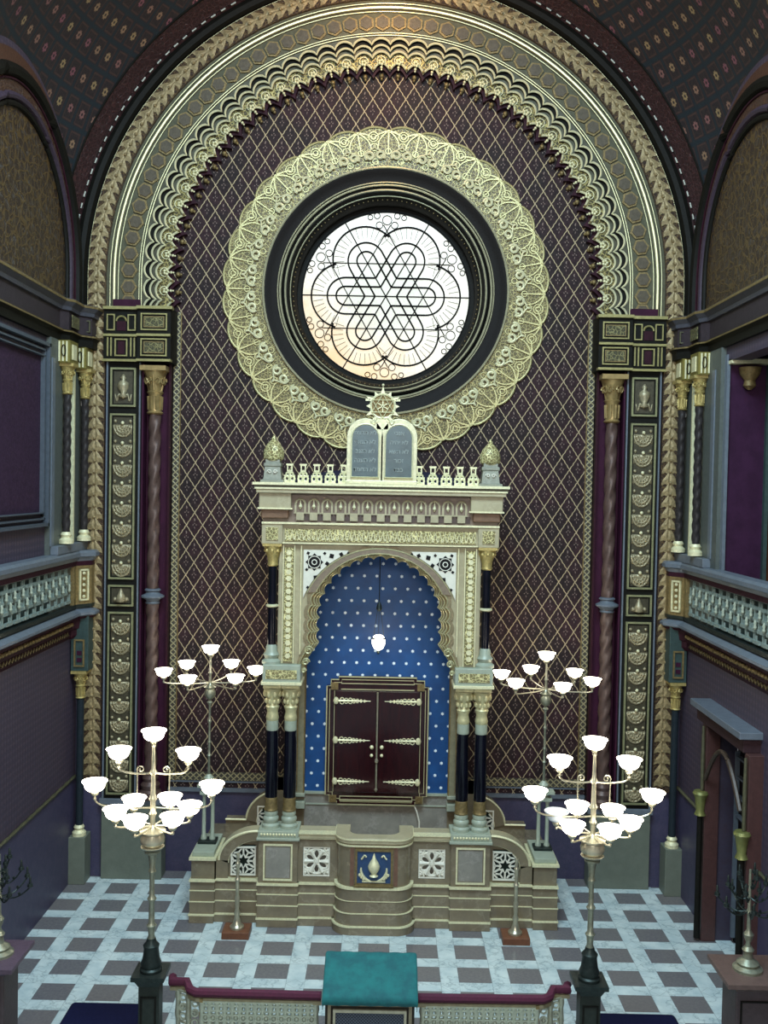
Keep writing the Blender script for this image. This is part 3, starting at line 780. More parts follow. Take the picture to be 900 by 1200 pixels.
    for yk, w in ((15.98, .2), (16.82, .2)):
        m = M(); m.box(-5.22, -5.03, yk - w, yk + w, 8.86, 9.22)
        fin(m).build('trim_61', plain('green_gold_block', srgb(132, 122, 62), .4, .4), kind=S)
        m = M(); m.box(-5.035, -5.015, yk - .1, yk + .1, 8.92, 9.16)
        for xx in (-5.20, -5.14, -5.08): m.box(xx - .012, xx + .012, yk - w - .02, yk - w, 8.88, 9.20)
        fin(m).build('trim_62', PALEGOLD, kind=S)
        m = M(); m.tube([(-5.125 + .03*cos(b), yk - w - .03, 9.05 + .09*sin(b)) for b in [2*pi*j/12 for j in range(12)]], .01, 4, True)
        fin(m).build('trim_63', DARK, kind=S)
    # lunette arches on the wall
    for ly in LY:
        def arc(r, x, n=40, z0=9.9): return [(x, ly - r, z0)] + [(x, ly - r*cos(pi*k/n), 10.4 + r*sin(pi*k/n)) for k in range(n + 1)] + [(x, ly + r, z0)]
        def aplate(r0, r1, x0, x1):
            a, b = arc(r0, x0), arc(r1, x0); c, d = arc(r1, x1), arc(r0, x1); return fin(M().grid([d, a, b, c, d]))
        fin(M().tube(arc(2.36, X0 + .05), .10, 8)).build('trim_64', DARK, smooth=True, kind=S)
        aplate(2.30, 2.02, X0 + .05, X0).build('trim_65', LUNVAULT, kind=S); aplate(2.66, 2.42, X0 + .02, X0).build('trim_65', plain('rust_margin', srgb(84, 52, 38), .6, 0, 30, .4), kind=S)
        fin(M().tube(arc(2.24, X0 + .06), .02, 6)).build('trim_66', MAROON, smooth=True, kind=S)
        fin(M().tube(arc(2.02, X0 + .05), .055, 8)).build('trim_67', plain('plum_grey_roll', srgb(66, 54, 66), .45), smooth=True, kind=S)
        fin(M().tube(arc(1.92, X0 + .03), .045, 8)).build('trim_68', DARK, smooth=True, kind=S)
        m = M(); a = arc(1.90, X0 + .012); m.v = a; m.f = [tuple(range(len(a)))]
        fin(m).build('trim_69', LUNETTE, kind=S)
        if True:
            m = M(); m.tube([(X0 + .045, ly + 1.955*cos(.02 + .55*k/12), 10.4 + 1.955*sin(.02 + .55*k/12)) for k in range(13)], .014, 5)
            fin(m).build('trim_70', GOLD, smooth=True, kind=S)
    # bead strip in the corner
    if s < 0:
        # framed damask panel above the gallery
        m = M()
        for k, (w, x_, ins) in enumerate(((.05, .10, 0), (.03, .06, .10), (.02, .08, .2))):
            ya_, yb_, za_, zb_ = 9.6 + ins, 15.40 - ins, 6.25 + ins, 9.10 - ins
            m.box(X0, X0 + x_, ya_, yb_, za_, za_ + w); m.box(X0, X0 + x_, ya_, yb_, zb_ - w, zb_)
            m.box(X0, X0 + x_, ya_, ya_ + w, za_, zb_); m.box(X0, X0 + x_, yb_ - w, yb_, za_, zb_)
        m.build('trim_71', SLATE if False else plain('dim_slate', srgb(74, 82, 92), .45), kind=S)
        m = M()
        for k in range(24): m.ball((X0 + .03, 15.27, 6.42 + k*.105), .026, 6)
        m.build('trim_72', DARK, smooth='all', kind=S)
        M().box(X0, X0 + .012, 9.8, 15.2, 6.47, 8.9).build('trim_73', plain('violet_damask', srgb(60, 42, 62), .6, 0, 26, .4), kind=S)
    else:
        # open gallery bay: reveal, end wall, dark interior, wooden door
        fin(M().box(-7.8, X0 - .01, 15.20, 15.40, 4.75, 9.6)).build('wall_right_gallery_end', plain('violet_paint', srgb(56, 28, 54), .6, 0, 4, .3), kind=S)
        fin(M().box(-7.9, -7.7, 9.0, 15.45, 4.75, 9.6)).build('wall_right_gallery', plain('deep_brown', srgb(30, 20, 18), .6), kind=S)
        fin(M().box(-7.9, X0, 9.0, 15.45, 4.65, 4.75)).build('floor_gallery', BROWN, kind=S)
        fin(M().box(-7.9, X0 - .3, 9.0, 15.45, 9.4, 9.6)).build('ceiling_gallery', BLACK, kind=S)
        m = M(); m.box(-5.33, X0 + .02, 15.15, 15.26, 5.78, 9.1); fin(m).build('trim_74', SLATE, kind=S)
        m = M(); m.box(-5.96, -5.90, 15.12, 15.26, 5.0, 9.1); fin(m).build('trim_75', TEAL, kind=S)
        fin(M().box(-6.9, -5.97, 15.05, 15.2, 4.75, 8.45)).build('door_2', BROWN, kind=S, bevel=.02)
        fin(M().box(-7.0, -5.3, 15.0, 15.25, 8.95, 9.02).box(-5.7, -5.4, 14.98, 15.25, 9.06, 9.12)).build('trim_76', PALEGOLD, kind=S)
        m = M(); m.lathe([(.03, 0), (.10, .06), (.08, .14), (.15, .24), (.17, .34)], (-5.62, 15.12, 8.56), 12); fin(m).build('trim_77', OLDGOLD, smooth=True, kind=S)
for s in (-1, 1): side(s)

# balustrades of the galleries
def gallery_bal(s):
    nm = 'left' if s < 0 else 'right'
    lab = {'left': 'grey-blue gallery balustrade with interlaced openwork on the left side wall', 'right': 'grey-blue gallery balustrade with interlaced openwork on the right side wall'}[nm]
    t = thing('gallery_balustrade', (s*5.2, 12.5, 4.8), lab, 'balustrade', 'gallery balustrades')
    def fin(m): return m if s < 0 else m.mirx()
    Y0 = 7.0; path = [(-4.98, YF - .01), (-4.98, 16.86), (-5.17, 16.62), (-5.17, Y0)]
    def sw(prof, p=path): return fin(M().sweep(p, [(o, z) for o, z in prof]))
    sw([(-.12, 5.60), (.02, 5.60), (.05, 5.66), (.09, 5.68), (.09, 5.74), (.05, 5.78), (-.14, 5.78)]).build('rail', SLATE, t, label='pale slate top rail')
    sw([(-.11, 5.52), (.015, 5.52), (.015, 5.60), (-.11, 5.60)]).build('rail_moulding', MAROON, t)
    sw([(-.11, 4.80), (.02, 4.80), (.02, 4.86), (-.11, 4.86)]).build('bottom_rail', DARKMETAL, t)
    # corner post, chamfered
    p2 = [(-4.98, YF - .02), (-4.98, 16.86), (-5.17, 16.62), (-5.17, 16.50)]
    sw([(-.11, 4.86), (.012, 4.86), (.012, 5.52), (-.11, 5.52)], p2).build('post', OLDGOLD, t)
    m = M(); c0 = Vector((-5.0, 16.83)); c1 = Vector((-5.15, 16.64)); nn = Vector((.79, -.62))
    for f0, f1, z0, z1, oo in ((.12, .88, 4.92, 5.46, .035),):
        a = c0.lerp(c1, f0); b = c0.lerp(c1, f1)
        for z00, z11, fa, fb in ((z0, z0 + .03, 0, 1), (z1 - .03, z1, 0, 1), (z0, z1, 0, .15), (z0, z1, .85, 1)):
            q0 = a.lerp(b, fa); q1 = a.lerp(b, fb); e0 = q0 + nn*oo; e1 = q1 + nn*oo
            m.vprism([(q0.x, q0.y), (q1.x, q1.y), (e1.x, e1.y), (e0.x, e0.y)], z00, z11)
        for z in (5.0, 5.1, 5.2, 5.3, 5.4):
            c = a.lerp(b, .5) + nn*.02; m.ball((c.x, c.y, z - .01), .03, 6)
    fin(m).build('post_panel', PALEGOLD, t)
    # backing and openwork
    fin(M().box(-5.29, -5.27, Y0, 16.5, 4.86, 5.52)).build('backing', TEAL, t)
    m = M(); y = 16.44; first = None
    while y > 8.0:
        for r_ in range(4):
            z = 4.93 + r_*.155; o = .16 if r_ % 2 else 0
            m.box(-5.235, -5.19, y - o - .24, y - o, z - .024, z + .024)
            m.box(-5.23, -5.20, y - o - .025, y - o, z - .02, z + .135)
            m.box(-5.225, -5.205, y - o - .10, y - o - .07, z, z + .09)
        for dy, z in ((.10, 5.10), (.26, 5.25)):
            if first is None:
                q = M().lathe([(.010, 0), (.028, .03), (.018, .07), (.026, .10), (.008, .14)], (0, 0, 0), 8)
                first = q.build('turned_drop', COOLSTONE, t, smooth=True, world=False); d_ = first
            else:
                d_ = first.copy(); COL.objects.link(d_); d_.parent = t
            d_.location = (-s*-1*5.185 - t.location.x, y - dy - 12.5, z - 4.8)
        y -= .32
    m.box(-5.24, -5.20, Y0, 16.5, 5.50, 5.52)
    fin(m).build('openwork', plain('grey_green_openwork', srgb(136, 152, 146), .4, .15), t)
    return t
for s in (-1, 1): gallery_bal(s)

# colonettes
def colonette(z0, h, r, lab, loc, grp, shaftmat, capmat, tw=True):
    t = thing('colonette', loc, lab, 'column', grp)
    M().lathe([(r*1.9, 0), (r*1.9, h*.02), (r*1.2, h*.035), (r*1.5, h*.05), (r*1.1, h*.065)], (0, 0, 0), 16).build('base', PALEGOLD, t, smooth=True, world=False)
    if tw: twisted(t, 'shaft', r, h*.06, h*.84, shaftmat, 12, 2, 14, 80, .12)
    else: M().lathe([(r, h*.06), (r, h*.84)], (0, 0, 0), 16).build('shaft', shaftmat, t, smooth=True, world=False)
    capital(t, h*.83, h, r*1.5, capmat); return t
SH = plain('smoky_plum_shaft', srgb(54, 50, 50), .35, .1, 16, .35)
c1 = colonette(0, 2.92, .062, 'slim twisted colonette above left gallery rail, nearer the viewer', (-5.13, 15.98, 5.94), 'gallery corner colonettes', SH, GOLD)
dup(c1, (-5.10, 16.82, 5.94), 'slim twisted colonette above left gallery rail, beside the leaf border')
dup(c1, (5.13, 15.98, 5.94), 'slim twisted colonette above right gallery rail, nearer the viewer')
dup(c1, (5.10, 16.82, 5.94), 'slim twisted colonette above right gallery rail, beside the leaf border')
for s, w in ((-1, 'left'), (1, 'right')):
    M().box(s*5.30, s*5.0, 16.72, YF + .02, 0, .82).build('trim_78', PLINTH, kind=S, bevel=.01)
    M().box(s*5.28, s*4.98, 16.74, YF + .02, 3.70, 4.66).build('trim_79', TEAL, kind=S, bevel=.01)
    m = M(); m.frame(s*5.22, s*5.04, 3.78, 4.25, .025, 16.71, 16.74); m.build('trim_80', OLDGOLD, kind=S)
    m = M(); m.box(s*5.17, s*5.09, 16.72, 16.74, 3.86, 3.93).box(s*5.17, s*5.09, 16.72, 16.74, 3.98, 4.05); m.build('trim_80b'.replace('b', ''), PURPLE, kind=S)
cc = colonette(0, 2.88, .062, 'smooth dark colonette on grey plinth below the left gallery', (-5.14, 16.86, .82), 'colonettes below the galleries', plain('dark_blue_green_shaft', srgb(38, 46, 52), .3), GOLD, False)
dup(cc, (5.14, 16.86, .82), 'smooth dark colonette on grey plinth below the right gallery')

# doorway in the right wall
t = thing('doorway_surround', (5.2, 14.3, 0), 'brown carved doorway surround with grey canopy slab on right wall', 'door frame')
M().box(4.98, 5.35, 13.35, 15.55, 3.60, 3.70).build('canopy', SLATE, t, bevel=.01, label='pale grey canopy slab')
M().box(5.06, 5.35, 13.42, 15.45, 3.40, 3.60).build('lintel', plain('dark_plum_lintel', srgb(62, 44, 48), .5), t, bevel=.01)
for y in (15.20, 13.42):
    M().box(5.10, 5.32, y - .13, y + .05, 0, 3.40).build('jamb', plain('plum_brown_jamb', srgb(74, 46, 44), .5), t, bevel=.01)
    M().lathe([(.03, 0), (.09, .03), (.06, .10), (.09, .30), (.12, .36), (.10, .40)], (5.04, y - .10, 1.95), 12).build('bracket_capital', plain('green_gilt_bracket', srgb(128, 130, 76), .4, .4), t, smooth=True)
    M().lathe([(.05, 0), (.045, 1.9)], (5.04, y - .10, .05), 10).build('colonette', DARK, t, smooth=True)
    M().lathe([(.025, 0), (.03, .5), (.02, 1.0)], (5.06, y - .10, 2.36), 8)  .build('upper_colonette', OLIVE, t, smooth=True)
m = M(); m.tube([(5.09, 15.05 - 1.5*k/20, 2.55 + .62*sin(pi*k/20)) for k in range(21)], .035, 6); m.build('arch_moulding', plain('dull_umber_moulding', srgb(70, 56, 46), .45, .1), t, smooth=True)
m = M(); m.box(5.62, 5.68, 13.45, 15.15, 0, 3.45); m.build('doorway_dark_sheet', plain('dark_recess_shade', srgb(26, 18, 20), .4), kind=S)  # dark sheet stands for the shade inside the open doorway
m = M()
for k in range(4): m.box(5.55, 5.62, 14.1, 15.0, 2.0 + k*.3, 2.03 + k*.3)
m.box(5.54, 5.60, 14.05, 14.1, 0.1, 3.0); m.box(5.54, 5.60, 15.0, 15.05, .1, 3.0); m.build('trim_81', SLATE, kind=S)

# ------------------------------------------------------------------ podium (raised platform with stone parapet)
PF = 15.38
pod = thing('podium', (0, 16.2, 0), 'brown-grey marble podium with pierced stone parapet below the ark', 'podium')
platform = [(-2.9, 15.7), (2.9, 15.7), (2.9, YR - .07), (-2.9, YR - .07)]
M().vprism(platform, 0, .9).build('platform', PODIUMSTONE, pod)
def block(m, ms, x0, x1, yf, ztop=.66, yb=15.8):
    "stepped courses with pale fillets"
    for z0, z1, o in ((0, .13, .08), (.13, .33, .05), (.33, .50, .03), (.50, ztop, .01)):
        m.box(x0 - (0 if abs(x0) < 0 else 0), x1, yf - o, yb, z0, z1)
    for z, o, h in ((.13, .085, .022), (.33, .055, .010), (.50, .035, .010), (ztop, .045, .03)):
        ms.box(x0 - .01, x1 + .01, yf - o, yb, z - h/2, z + h/2)
for s in (-1, 1):
    m = M(); ms = M()
    block(m, ms, *sorted((s*.60, s*1.22)), PF + .02); block(m, ms, *sorted((s*1.20, s*1.84)), PF - .05)
    block(m, ms, *sorted((s*1.84, s*2.55)), PF + .10); block(m, ms, *sorted((s*2.53, s*2.92)), PF + .04)
    m.build('base_courses', PODIUMSTONE, pod, bevel=.006); ms.build('fillets', PALEGOLD, pod, label='pale gilt fillets between the courses')
# parapet wall between drum and piers with rosette panel, end wall with star panel under a quarter arch
def par_hole(x0, x1, z0, z1, hx0, hx1, hz0, hz1, y0, y1):
    return M().box(x0, x1, y0, y1, z0, hz0).box(x0, x1, y0, y1, hz1, z1).box(x0, hx0, y0, y1, hz0, hz1).box(hx1, x1, y0, y1, hz0, hz1)
def pierced(m, cx, cz, w, h, y, n, kind):
    "white stone tracery panel"
    m.frame(cx - w/2, cx + w/2, cz - h/2, cz + h/2, .022, y - .02, y + .04)
    r = min(w, h)/2
    if kind == 'rosette':
        for k in range(6):
            a = pi/6 + pi/3*k
            c = (cx + .55*r*cos(a), cz + .55*r*sin(a))
            m.tube([(c[0] + .3*r*(cos(a)*1.15*cos(b) - sin(a)*.75*sin(b)), y, c[1] + .3*r*(sin(a)*1.15*cos(b) + cos(a)*.75*sin(b))) for b in [2*pi*j/14 for j in range(14)]], .016, 5, True)
            a2 = a + pi/6; m.tube([(cx + .2*r*cos(a2), y, cz + .2*r*sin(a2)), (cx + .92*r*cos(a2), y, cz + .92*r*sin(a2))], [.02, .045], 5)
        m.lathe([(.14*r, -.02), (.2*r, .0), (.14*r, .02)], (cx, y, cz), 14, 'y')
        m.tube([(cx + .93*r*cos(b), y, cz + .93*r*sin(b)) for b in [2*pi*j/28 for j in range(28)]], .018, 5, True)
        for sx in (-1, 1):
            for sz in (-1, 1):
                m.tube([(cx + sx*r*.98, y, cz + sz*r*.55), (cx + sx*r*.72, y, cz + sz*r*.72), (cx + sx*r*.55, y, cz + sz*r*.98)], .02, 5)
                m.ball((cx + sx*.84*r, y, cz + sz*.84*r), .03, 6)
    else:
        st = [(cx + (.60 if j % 2 == 0 else .33)*r*cos(pi/2 + pi/6*j), cz + (.60 if j % 2 == 0 else .33)*r*sin(pi/2 + pi/6*j)) for j in range(12)]
        m.tube([(p[0], y, p[1]) for p in st], .018, 4, True)
        for j in range(0, 12, 2):
            a = pi/2 + pi/6*j; m.tube([(st[j][0], y, st[j][1]), (cx + 1.0*r*cos(a), y, cz + 1.0*r*sin(a))], .018, 4)
            a2 = a + pi/6; st2 = st[(j+1) % 12]; e = (cx + .78*r*cos(a2), cz + .78*r*sin(a2))
            m.tube([(st2[0], y, st2[1]), (e[0], y, e[1])], .016, 4)
            for sg in (-1, 1):
                q = (cx + .98*r*cos(a2 + sg*.35), cz + .98*r*sin(a2 + sg*.35)); m.tube([(e[0], y, e[1]), (q[0], y, q[1])], .016, 4)
        for sx in (-1, 1):
            for sz in (-1, 1): m.tube([(cx + sx*r*.98, y, cz + sz*r*.6), (cx + sx*r*.6, y, cz + sz*r*.98)], .018, 4)
DARKHOLE = plain('green_hole_shade', srgb(26, 34, 28), .4)  # dark colour of the backing sheets stands for shade behind the pierced tracery
for s in (-1, 1):
    y0, y1 = PF + .02, PF + .30
    xs = sorted((s*.58, s*1.22)); hx = sorted((s*.70, s*1.13))
    par_hole(xs[0], xs[1], .66, 1.38, hx[0], hx[1], .76, 1.24, y0, y1).build('parapet_wall', PODIUMSTONE, pod)
    M().box(hx[0], hx[1], y0 + .12, y0 + .14, .76, 1.24).build('panel_backing', PANELSTONE, pod)
    m = M(); pierced(m, s*.915, 1.0, .42, .47, y0 + .03, 6, 'rosette'); m.build('rosette_panel', WHITE, pod, label='white pierced panel with a six-petalled rosette')
    # end wall, quarter arch outline
    y0, y1 = PF + .10, PF + .36
    qa = [(s*(1.86 + .62*sin(a)), .97 + .47*cos(a)) for a in [pi/2*k/14 for k in range(15)]]
    poly = [(s*1.84, .66), (s*1.84, 1.42)] + qa[1:] + [(s*2.52, .97), (s*2.52, .66)]
    m = M(); m.prism(poly, y0 + .07, y1); m.build('end_parapet_wall', PODIUMSTONE, pod)
    m = M(); inner = [(s*(1.86 + .47*sin(a)), .92 + .37*cos(a)) for a in [pi/2*k/14 for k in range(15)]]
    outer = qa
    m.plate(outer, inner, y0, y0 + .08); m.box(s*2.33, s*2.52, y0, y0 + .08, .66, .96); m.build('arch_band', PODIUMSTONE, pod)
    m = M(); m.tube([(x, y0 - .0, z) for x, z in qa], .022, 5); m.tube([(x, y0 + .02, z) for x, z in inner], .012, 5)
    m.sweep([(0, 0), (0, 1)], [(0, 0), (0, .001), (.001, 0)]) if False else None
    m.build('arch_fillet', PALEGOLD, pod, smooth=True)
    m = M(); rows = []
    for yy_ in (y0 - .01, y1): rows.append([(x, yy_, z + .012) for x, z in qa])
    m.grid(rows).build('arch_coping', ARKSTONE, pod)
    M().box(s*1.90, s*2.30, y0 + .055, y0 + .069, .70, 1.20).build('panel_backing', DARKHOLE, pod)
    m = M(); pierced(m, s*2.09, .95, .40, .46, y0 + .03, 6, 'star'); m.build('star_panel', WHITE, pod, label='white pierced panel with a dark six-pointed star')
    # piers carrying the ark columns
    M().box(s*1.21, s*1.83, PF - .05, PF + .42, .66, 1.40).build('pier', PODIUMSTONE, pod, bevel=.008)
    M().frame(s*1.29, s*1.75, .72, 1.30, .025, PF - .075, PF - .05).build('pier_frame', PALEGOLD, pod)
    M().box(s*1.33, s*1.71, PF - .058, PF - .05, .76, 1.26).build('pier_panel', PANELSTONE, pod)
    M().box(s*1.18, s*1.86, PF - .09, PF + .45, 1.36, 1.40).box(s*1.20, s*1.84, PF - .06, PF + .44, 1.40, 1.50).build('pier_cap', COOLSTONE, pod, bevel=.006)
    m = M()
    for k in range(12): m.ball((s*(1.26 + .048*k), PF - .06, 1.45), .022, 6)
    m.build('pier_cap_beads', PALEGOLD, pod, smooth='all')
    # pedestal block for the rear candelabrum
    M().box(s*2.54, s*2.91, PF + .06, 16.3, .66, .98).build('candelabrum_pedestal', PODIUMSTONE, pod, bevel=.006)
    M().box(s*2.51, s*2.94, PF + .02, 16.33, .98, 1.02).build('pedestal_fillet', PALEGOLD, pod)
    M().box(s*2.55, s*2.90, PF + .08, 16.30, 1.02, 1.10).build('pedestal_cap', COOLSTONE, pod, bevel=.01)
    # rear stair parapet with its own quarter arch
    yb = 16.85
    qb = [(s*(1.62 + .62*sin(a)), 1.15 + .52*cos(a)) for a in [pi/2*k/14 for k in range(15)]]
    M().prism([(s*1.35, .5), (s*1.35, 1.67)] + qb + [(s*2.60, 1.15), (s*2.60, .5)], yb + .04, yb + .22).build('rear_parapet', PODIUMSTONE, pod)
    qi = [(s*(1.62 + .45*sin(a)), 1.10 + .40*cos(a)) for a in [pi/2*k/14 for k in range(15)]]
    M().plate(qb, qi, yb, yb + .05).build('rear_arch_band', PODIUMSTONE, pod)
    m = M(); m.tube([(x, yb, z) for x, z in qb] + [(s*2.6, yb, 1.15)], .018, 5); m.tube([(x, yb + .01, z) for x, z in qi], .010, 5); m.box(s*2.2, s*2.62, yb, yb + .1, .80, .83); m.build('rear_fillet', PALEGOLD, pod, smooth=True)
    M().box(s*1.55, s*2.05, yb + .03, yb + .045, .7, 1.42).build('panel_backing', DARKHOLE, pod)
    m = M(); pierced(m, s*1.84, 1.12, .42, .55, yb + .015, 6, 'star'); m.build('star_panel', WHITE, pod)
# top rails
m = M(); mg = M()
for s in (-1, 1):
    xs = sorted((s*.60, s*1.20)); m.box(xs[0], xs[1], PF - .02, PF + .34, 1.38, 1.47); mg.box(xs[0], xs[1], PF - .035, PF + .1, 1.455, 1.475); mg.box(xs[0], xs[1], PF - .01, PF + .1, 1.37, 1.39)
m.build('top_rail', ARKSTONE, pod, bevel=.01); mg.build('rail_fillet', PALEGOLD, pod)
# projecting reader's drum with rounded corners
def drum(o, n=8):
    x1 = .58 + o; yf = 15.10 - o; r = .26 + o*.5; pts = [(-x1, 15.72), (-x1, yf + r)]
    pts += [(-x1 + r - r*cos(pi/2*k/n), yf + r - r*sin(pi/2*k/n)) for k in range(1, n + 1)]
    pts += [(x1 - r + r*sin(pi/2*k/n), yf + r - r*cos(pi/2*k/n)) for k in range(0, n + 1)]
    return pts + [(x1, 15.72)]
def dring(o0, o1, z0, z1):
    a, b = drum(o0), drum(o1); m = M()
    m.grid([[(x, y, z0) for x, y in a], [(x, y, z1) for x, y in a], [(x, y, z1) for x, y in b], [(x, y, z0) for x, y in b], [(x, y, z0) for x, y in a]]); return m
m = M()
for z0, z1, o in ((0, .13, .07), (.13, .33, .045), (.33, .52, .03), (.52, .72, .03)): m.vprism(drum(o), z0, z1)
m.build('drum_courses', PODIUMSTONE, pod, smooth=True)
m = M()
for z, o, h in ((.13, .08, .022), (.33, .055, .010), (.52, .04, .010), (.72, .045, .035)): m.vprism(drum(o), z - h/2, z + h/2)
m.build('drum_fillets', PALEGOLD, pod)
dring(.0, -.16, .72, 1.42).build('drum_parapet', PODIUMSTONE, pod, smooth=True)
dring(.03, -.19, 1.42, 1.50).build('drum_rail', ARKSTONE, pod, smooth=True, bevel=.008)
m = dring(.04, .0, 1.47, 1.49); m.join(dring(.03, .0, 1.37, 1.395)); m.build('drum_rail_fillet', PALEGOLD, pod)
# emblem panel on the drum: blue field, gold flame in a wreath
M().box(-.27, .27, 15.07, 15.10, .80, 1.32).build('emblem_field', plain('emblem_blue', srgb(44, 70, 108), .4), pod)
m = M(); m.frame(-.29, .29, .78, 1.34, .03, 15.05, 15.10); m.box(-.31, .31, 15.04, 15.10, .76, .79); m.build('emblem_frame', OLDGOLD, pod)
m = M(); m.lathe([(.005, -.16), (.07, -.13), (.04, -.10), (.085, -.03), (.095, .02), (.07, .08), (.03, .14), (.02, .18), (.005, .22)], (0, 15.06, 1.06), 14)
for sg in (-1, 1):
    m.tube([(sg*.20*sin(b), 15.06, 1.02 - .18*cos(b)) for b in [.25 + 1.5*j/10 for j in range(11)]], [.012 + .012*sin(pi*j/10) for j in range(11)], 6)
    m.tube([(sg*(.12 + .08*j/5), 15.06, 1.22 + .03*sin(j)) for j in range(6)], .014, 5)
    for j in range(3): m.ball((sg*(.16 + .03*j), 15.06, .88 + .03*j), .026, 6)
m.box(-.18, .18, 15.05, 15.07, .83, .85); m.build('emblem_flame', PALEGOLD, pod, smooth=True)
for sg in (-1, 1): M().box(sg*.31, sg*.37, 15.085, 15.11, .76, 1.36).build('drum_pilaster', plain('brown_marble_strip', srgb(116, 84, 68), .4), pod)

# ------------------------------------------------------------------ the ark
AF = 15.40; AB = 16.62
ark = thing('torah_ark', (0, 16.2, 1.5), 'tall gilded stone ark with scalloped arch, blue starred niche and paired black columns', 'ark')
# lower wall of niche, niche back, side pilasters
M().box(-1.75, 1.75, AB, YR - .05, .9, 1.75).build('niche_base', PANELSTONE, ark)
m = M(); m.box(-1.22, 1.22, AB - .04, AB, 1.71, 1.75); m.box(-1.24, 1.24, AB - .02, AB, 1.52, 1.54); m.build('niche_base_line', COOLSTONE, ark)
M().box(-1.32, 1.32, AB, AB + .05, 1.75, 6.2).build('niche_back', STARS, ark, label='blue back wall dotted with silver stars')
for s in (-1, 1):
    M().box(s*1.22, s*1.46, AB - .16, AB + .1, 1.75, 4.10).build('niche_pilaster', plain('khaki_pilaster', srgb(146, 142, 116), .4, .1), ark, bevel=.01)
    M().box(s*1.20, s*1.50, AB - .20, AB + .1, 1.50, 1.62).box(s*1.20, s*1.49, AB - .19, AB + .1, 1.70, 1.76).build('pilaster_base', COOLSTONE, ark, bevel=.008)
    M().box(s*1.215, s*1.235, AB - .17, AB - .0, 1.75, 4.0).box(s*1.33, s*1.35, AB - .18, AB - .16, 1.80, 4.0).build('pilaster_bead', OLDGOLD, ark)
    M().box(s*1.22, s*1.75, AB - .05, YR - .03, .9, 1.75).build('niche_return', PODIUMSTONE, ark)
# opening outline (x, z) of the scalloped horseshoe arch
def opening(off, sub=10):
    NLb = 15; cz = 4.86; pit = .195; out = []; n = (NLb + 4)*sub
    for k in range(n + 1):
        t = -2 + (NLb + 4)*k/n; r = 0.955 + off + .055*abs(sin(pi*t))**.7
        if t < 0: out.append((-r, cz + t*pit))
        elif t > NLb: out.append((r, cz - (t - NLb)*pit))
        else: out.append((-r*cos(pi*t/NLb), cz + r*sin(pi*t/NLb)))
    legl = [(-(1.20 + off*.6), 4.02), (-(1.18 + off*.6), 4.13), (-(1.12 + off*.8), 4.23), (-(1.05 + off*.9), 4.34), (-(.99 + off), 4.42)]
    return legl + out + [(-x, z) for x, z in reversed(legl)]
def outer_for(path, hx, z0, z1):
    "matching points on the outer rectangle"
    out = []
    for x, z in path:
        d = Vector((x, z - 4.9)); 
        if z < 4.95: out.append((math.copysign(hx, x), z)); continue
        t = min(hx/abs(d.x) if abs(d.x) > 1e-6 else 1e9, (z1 - 4.9)/d.y if d.y > 1e-6 else 1e9)
        out.append((d.x*t, 4.9 + d.y*t))
    return out
op = opening(.14)
M().plate(outer_for(op, 1.58, 4.02, 6.08), op, AF + .06, AF + .22).build('facade', ARKSTONE, ark)
LAYERS = plain('khaki_arch_moulding', srgb(140, 126, 96), .4, .25)
for i, (oA, oB, y) in enumerate(((.18, .115, AF + .03), (.13, .07, AF + .08), (.08, .03, AF + .14), (.04, .0, AF + .20))):
    M().plate(opening(oA), opening(oB), y, y + .12).build('arch_moulding', LAYERS if i % 2 == 0 else OLDGOLD, ark)
    M().tube([(x, y - .004, z) for x, z in opening(oB)], .011, 5).build('arch_edge', RIM, ark, smooth=True)
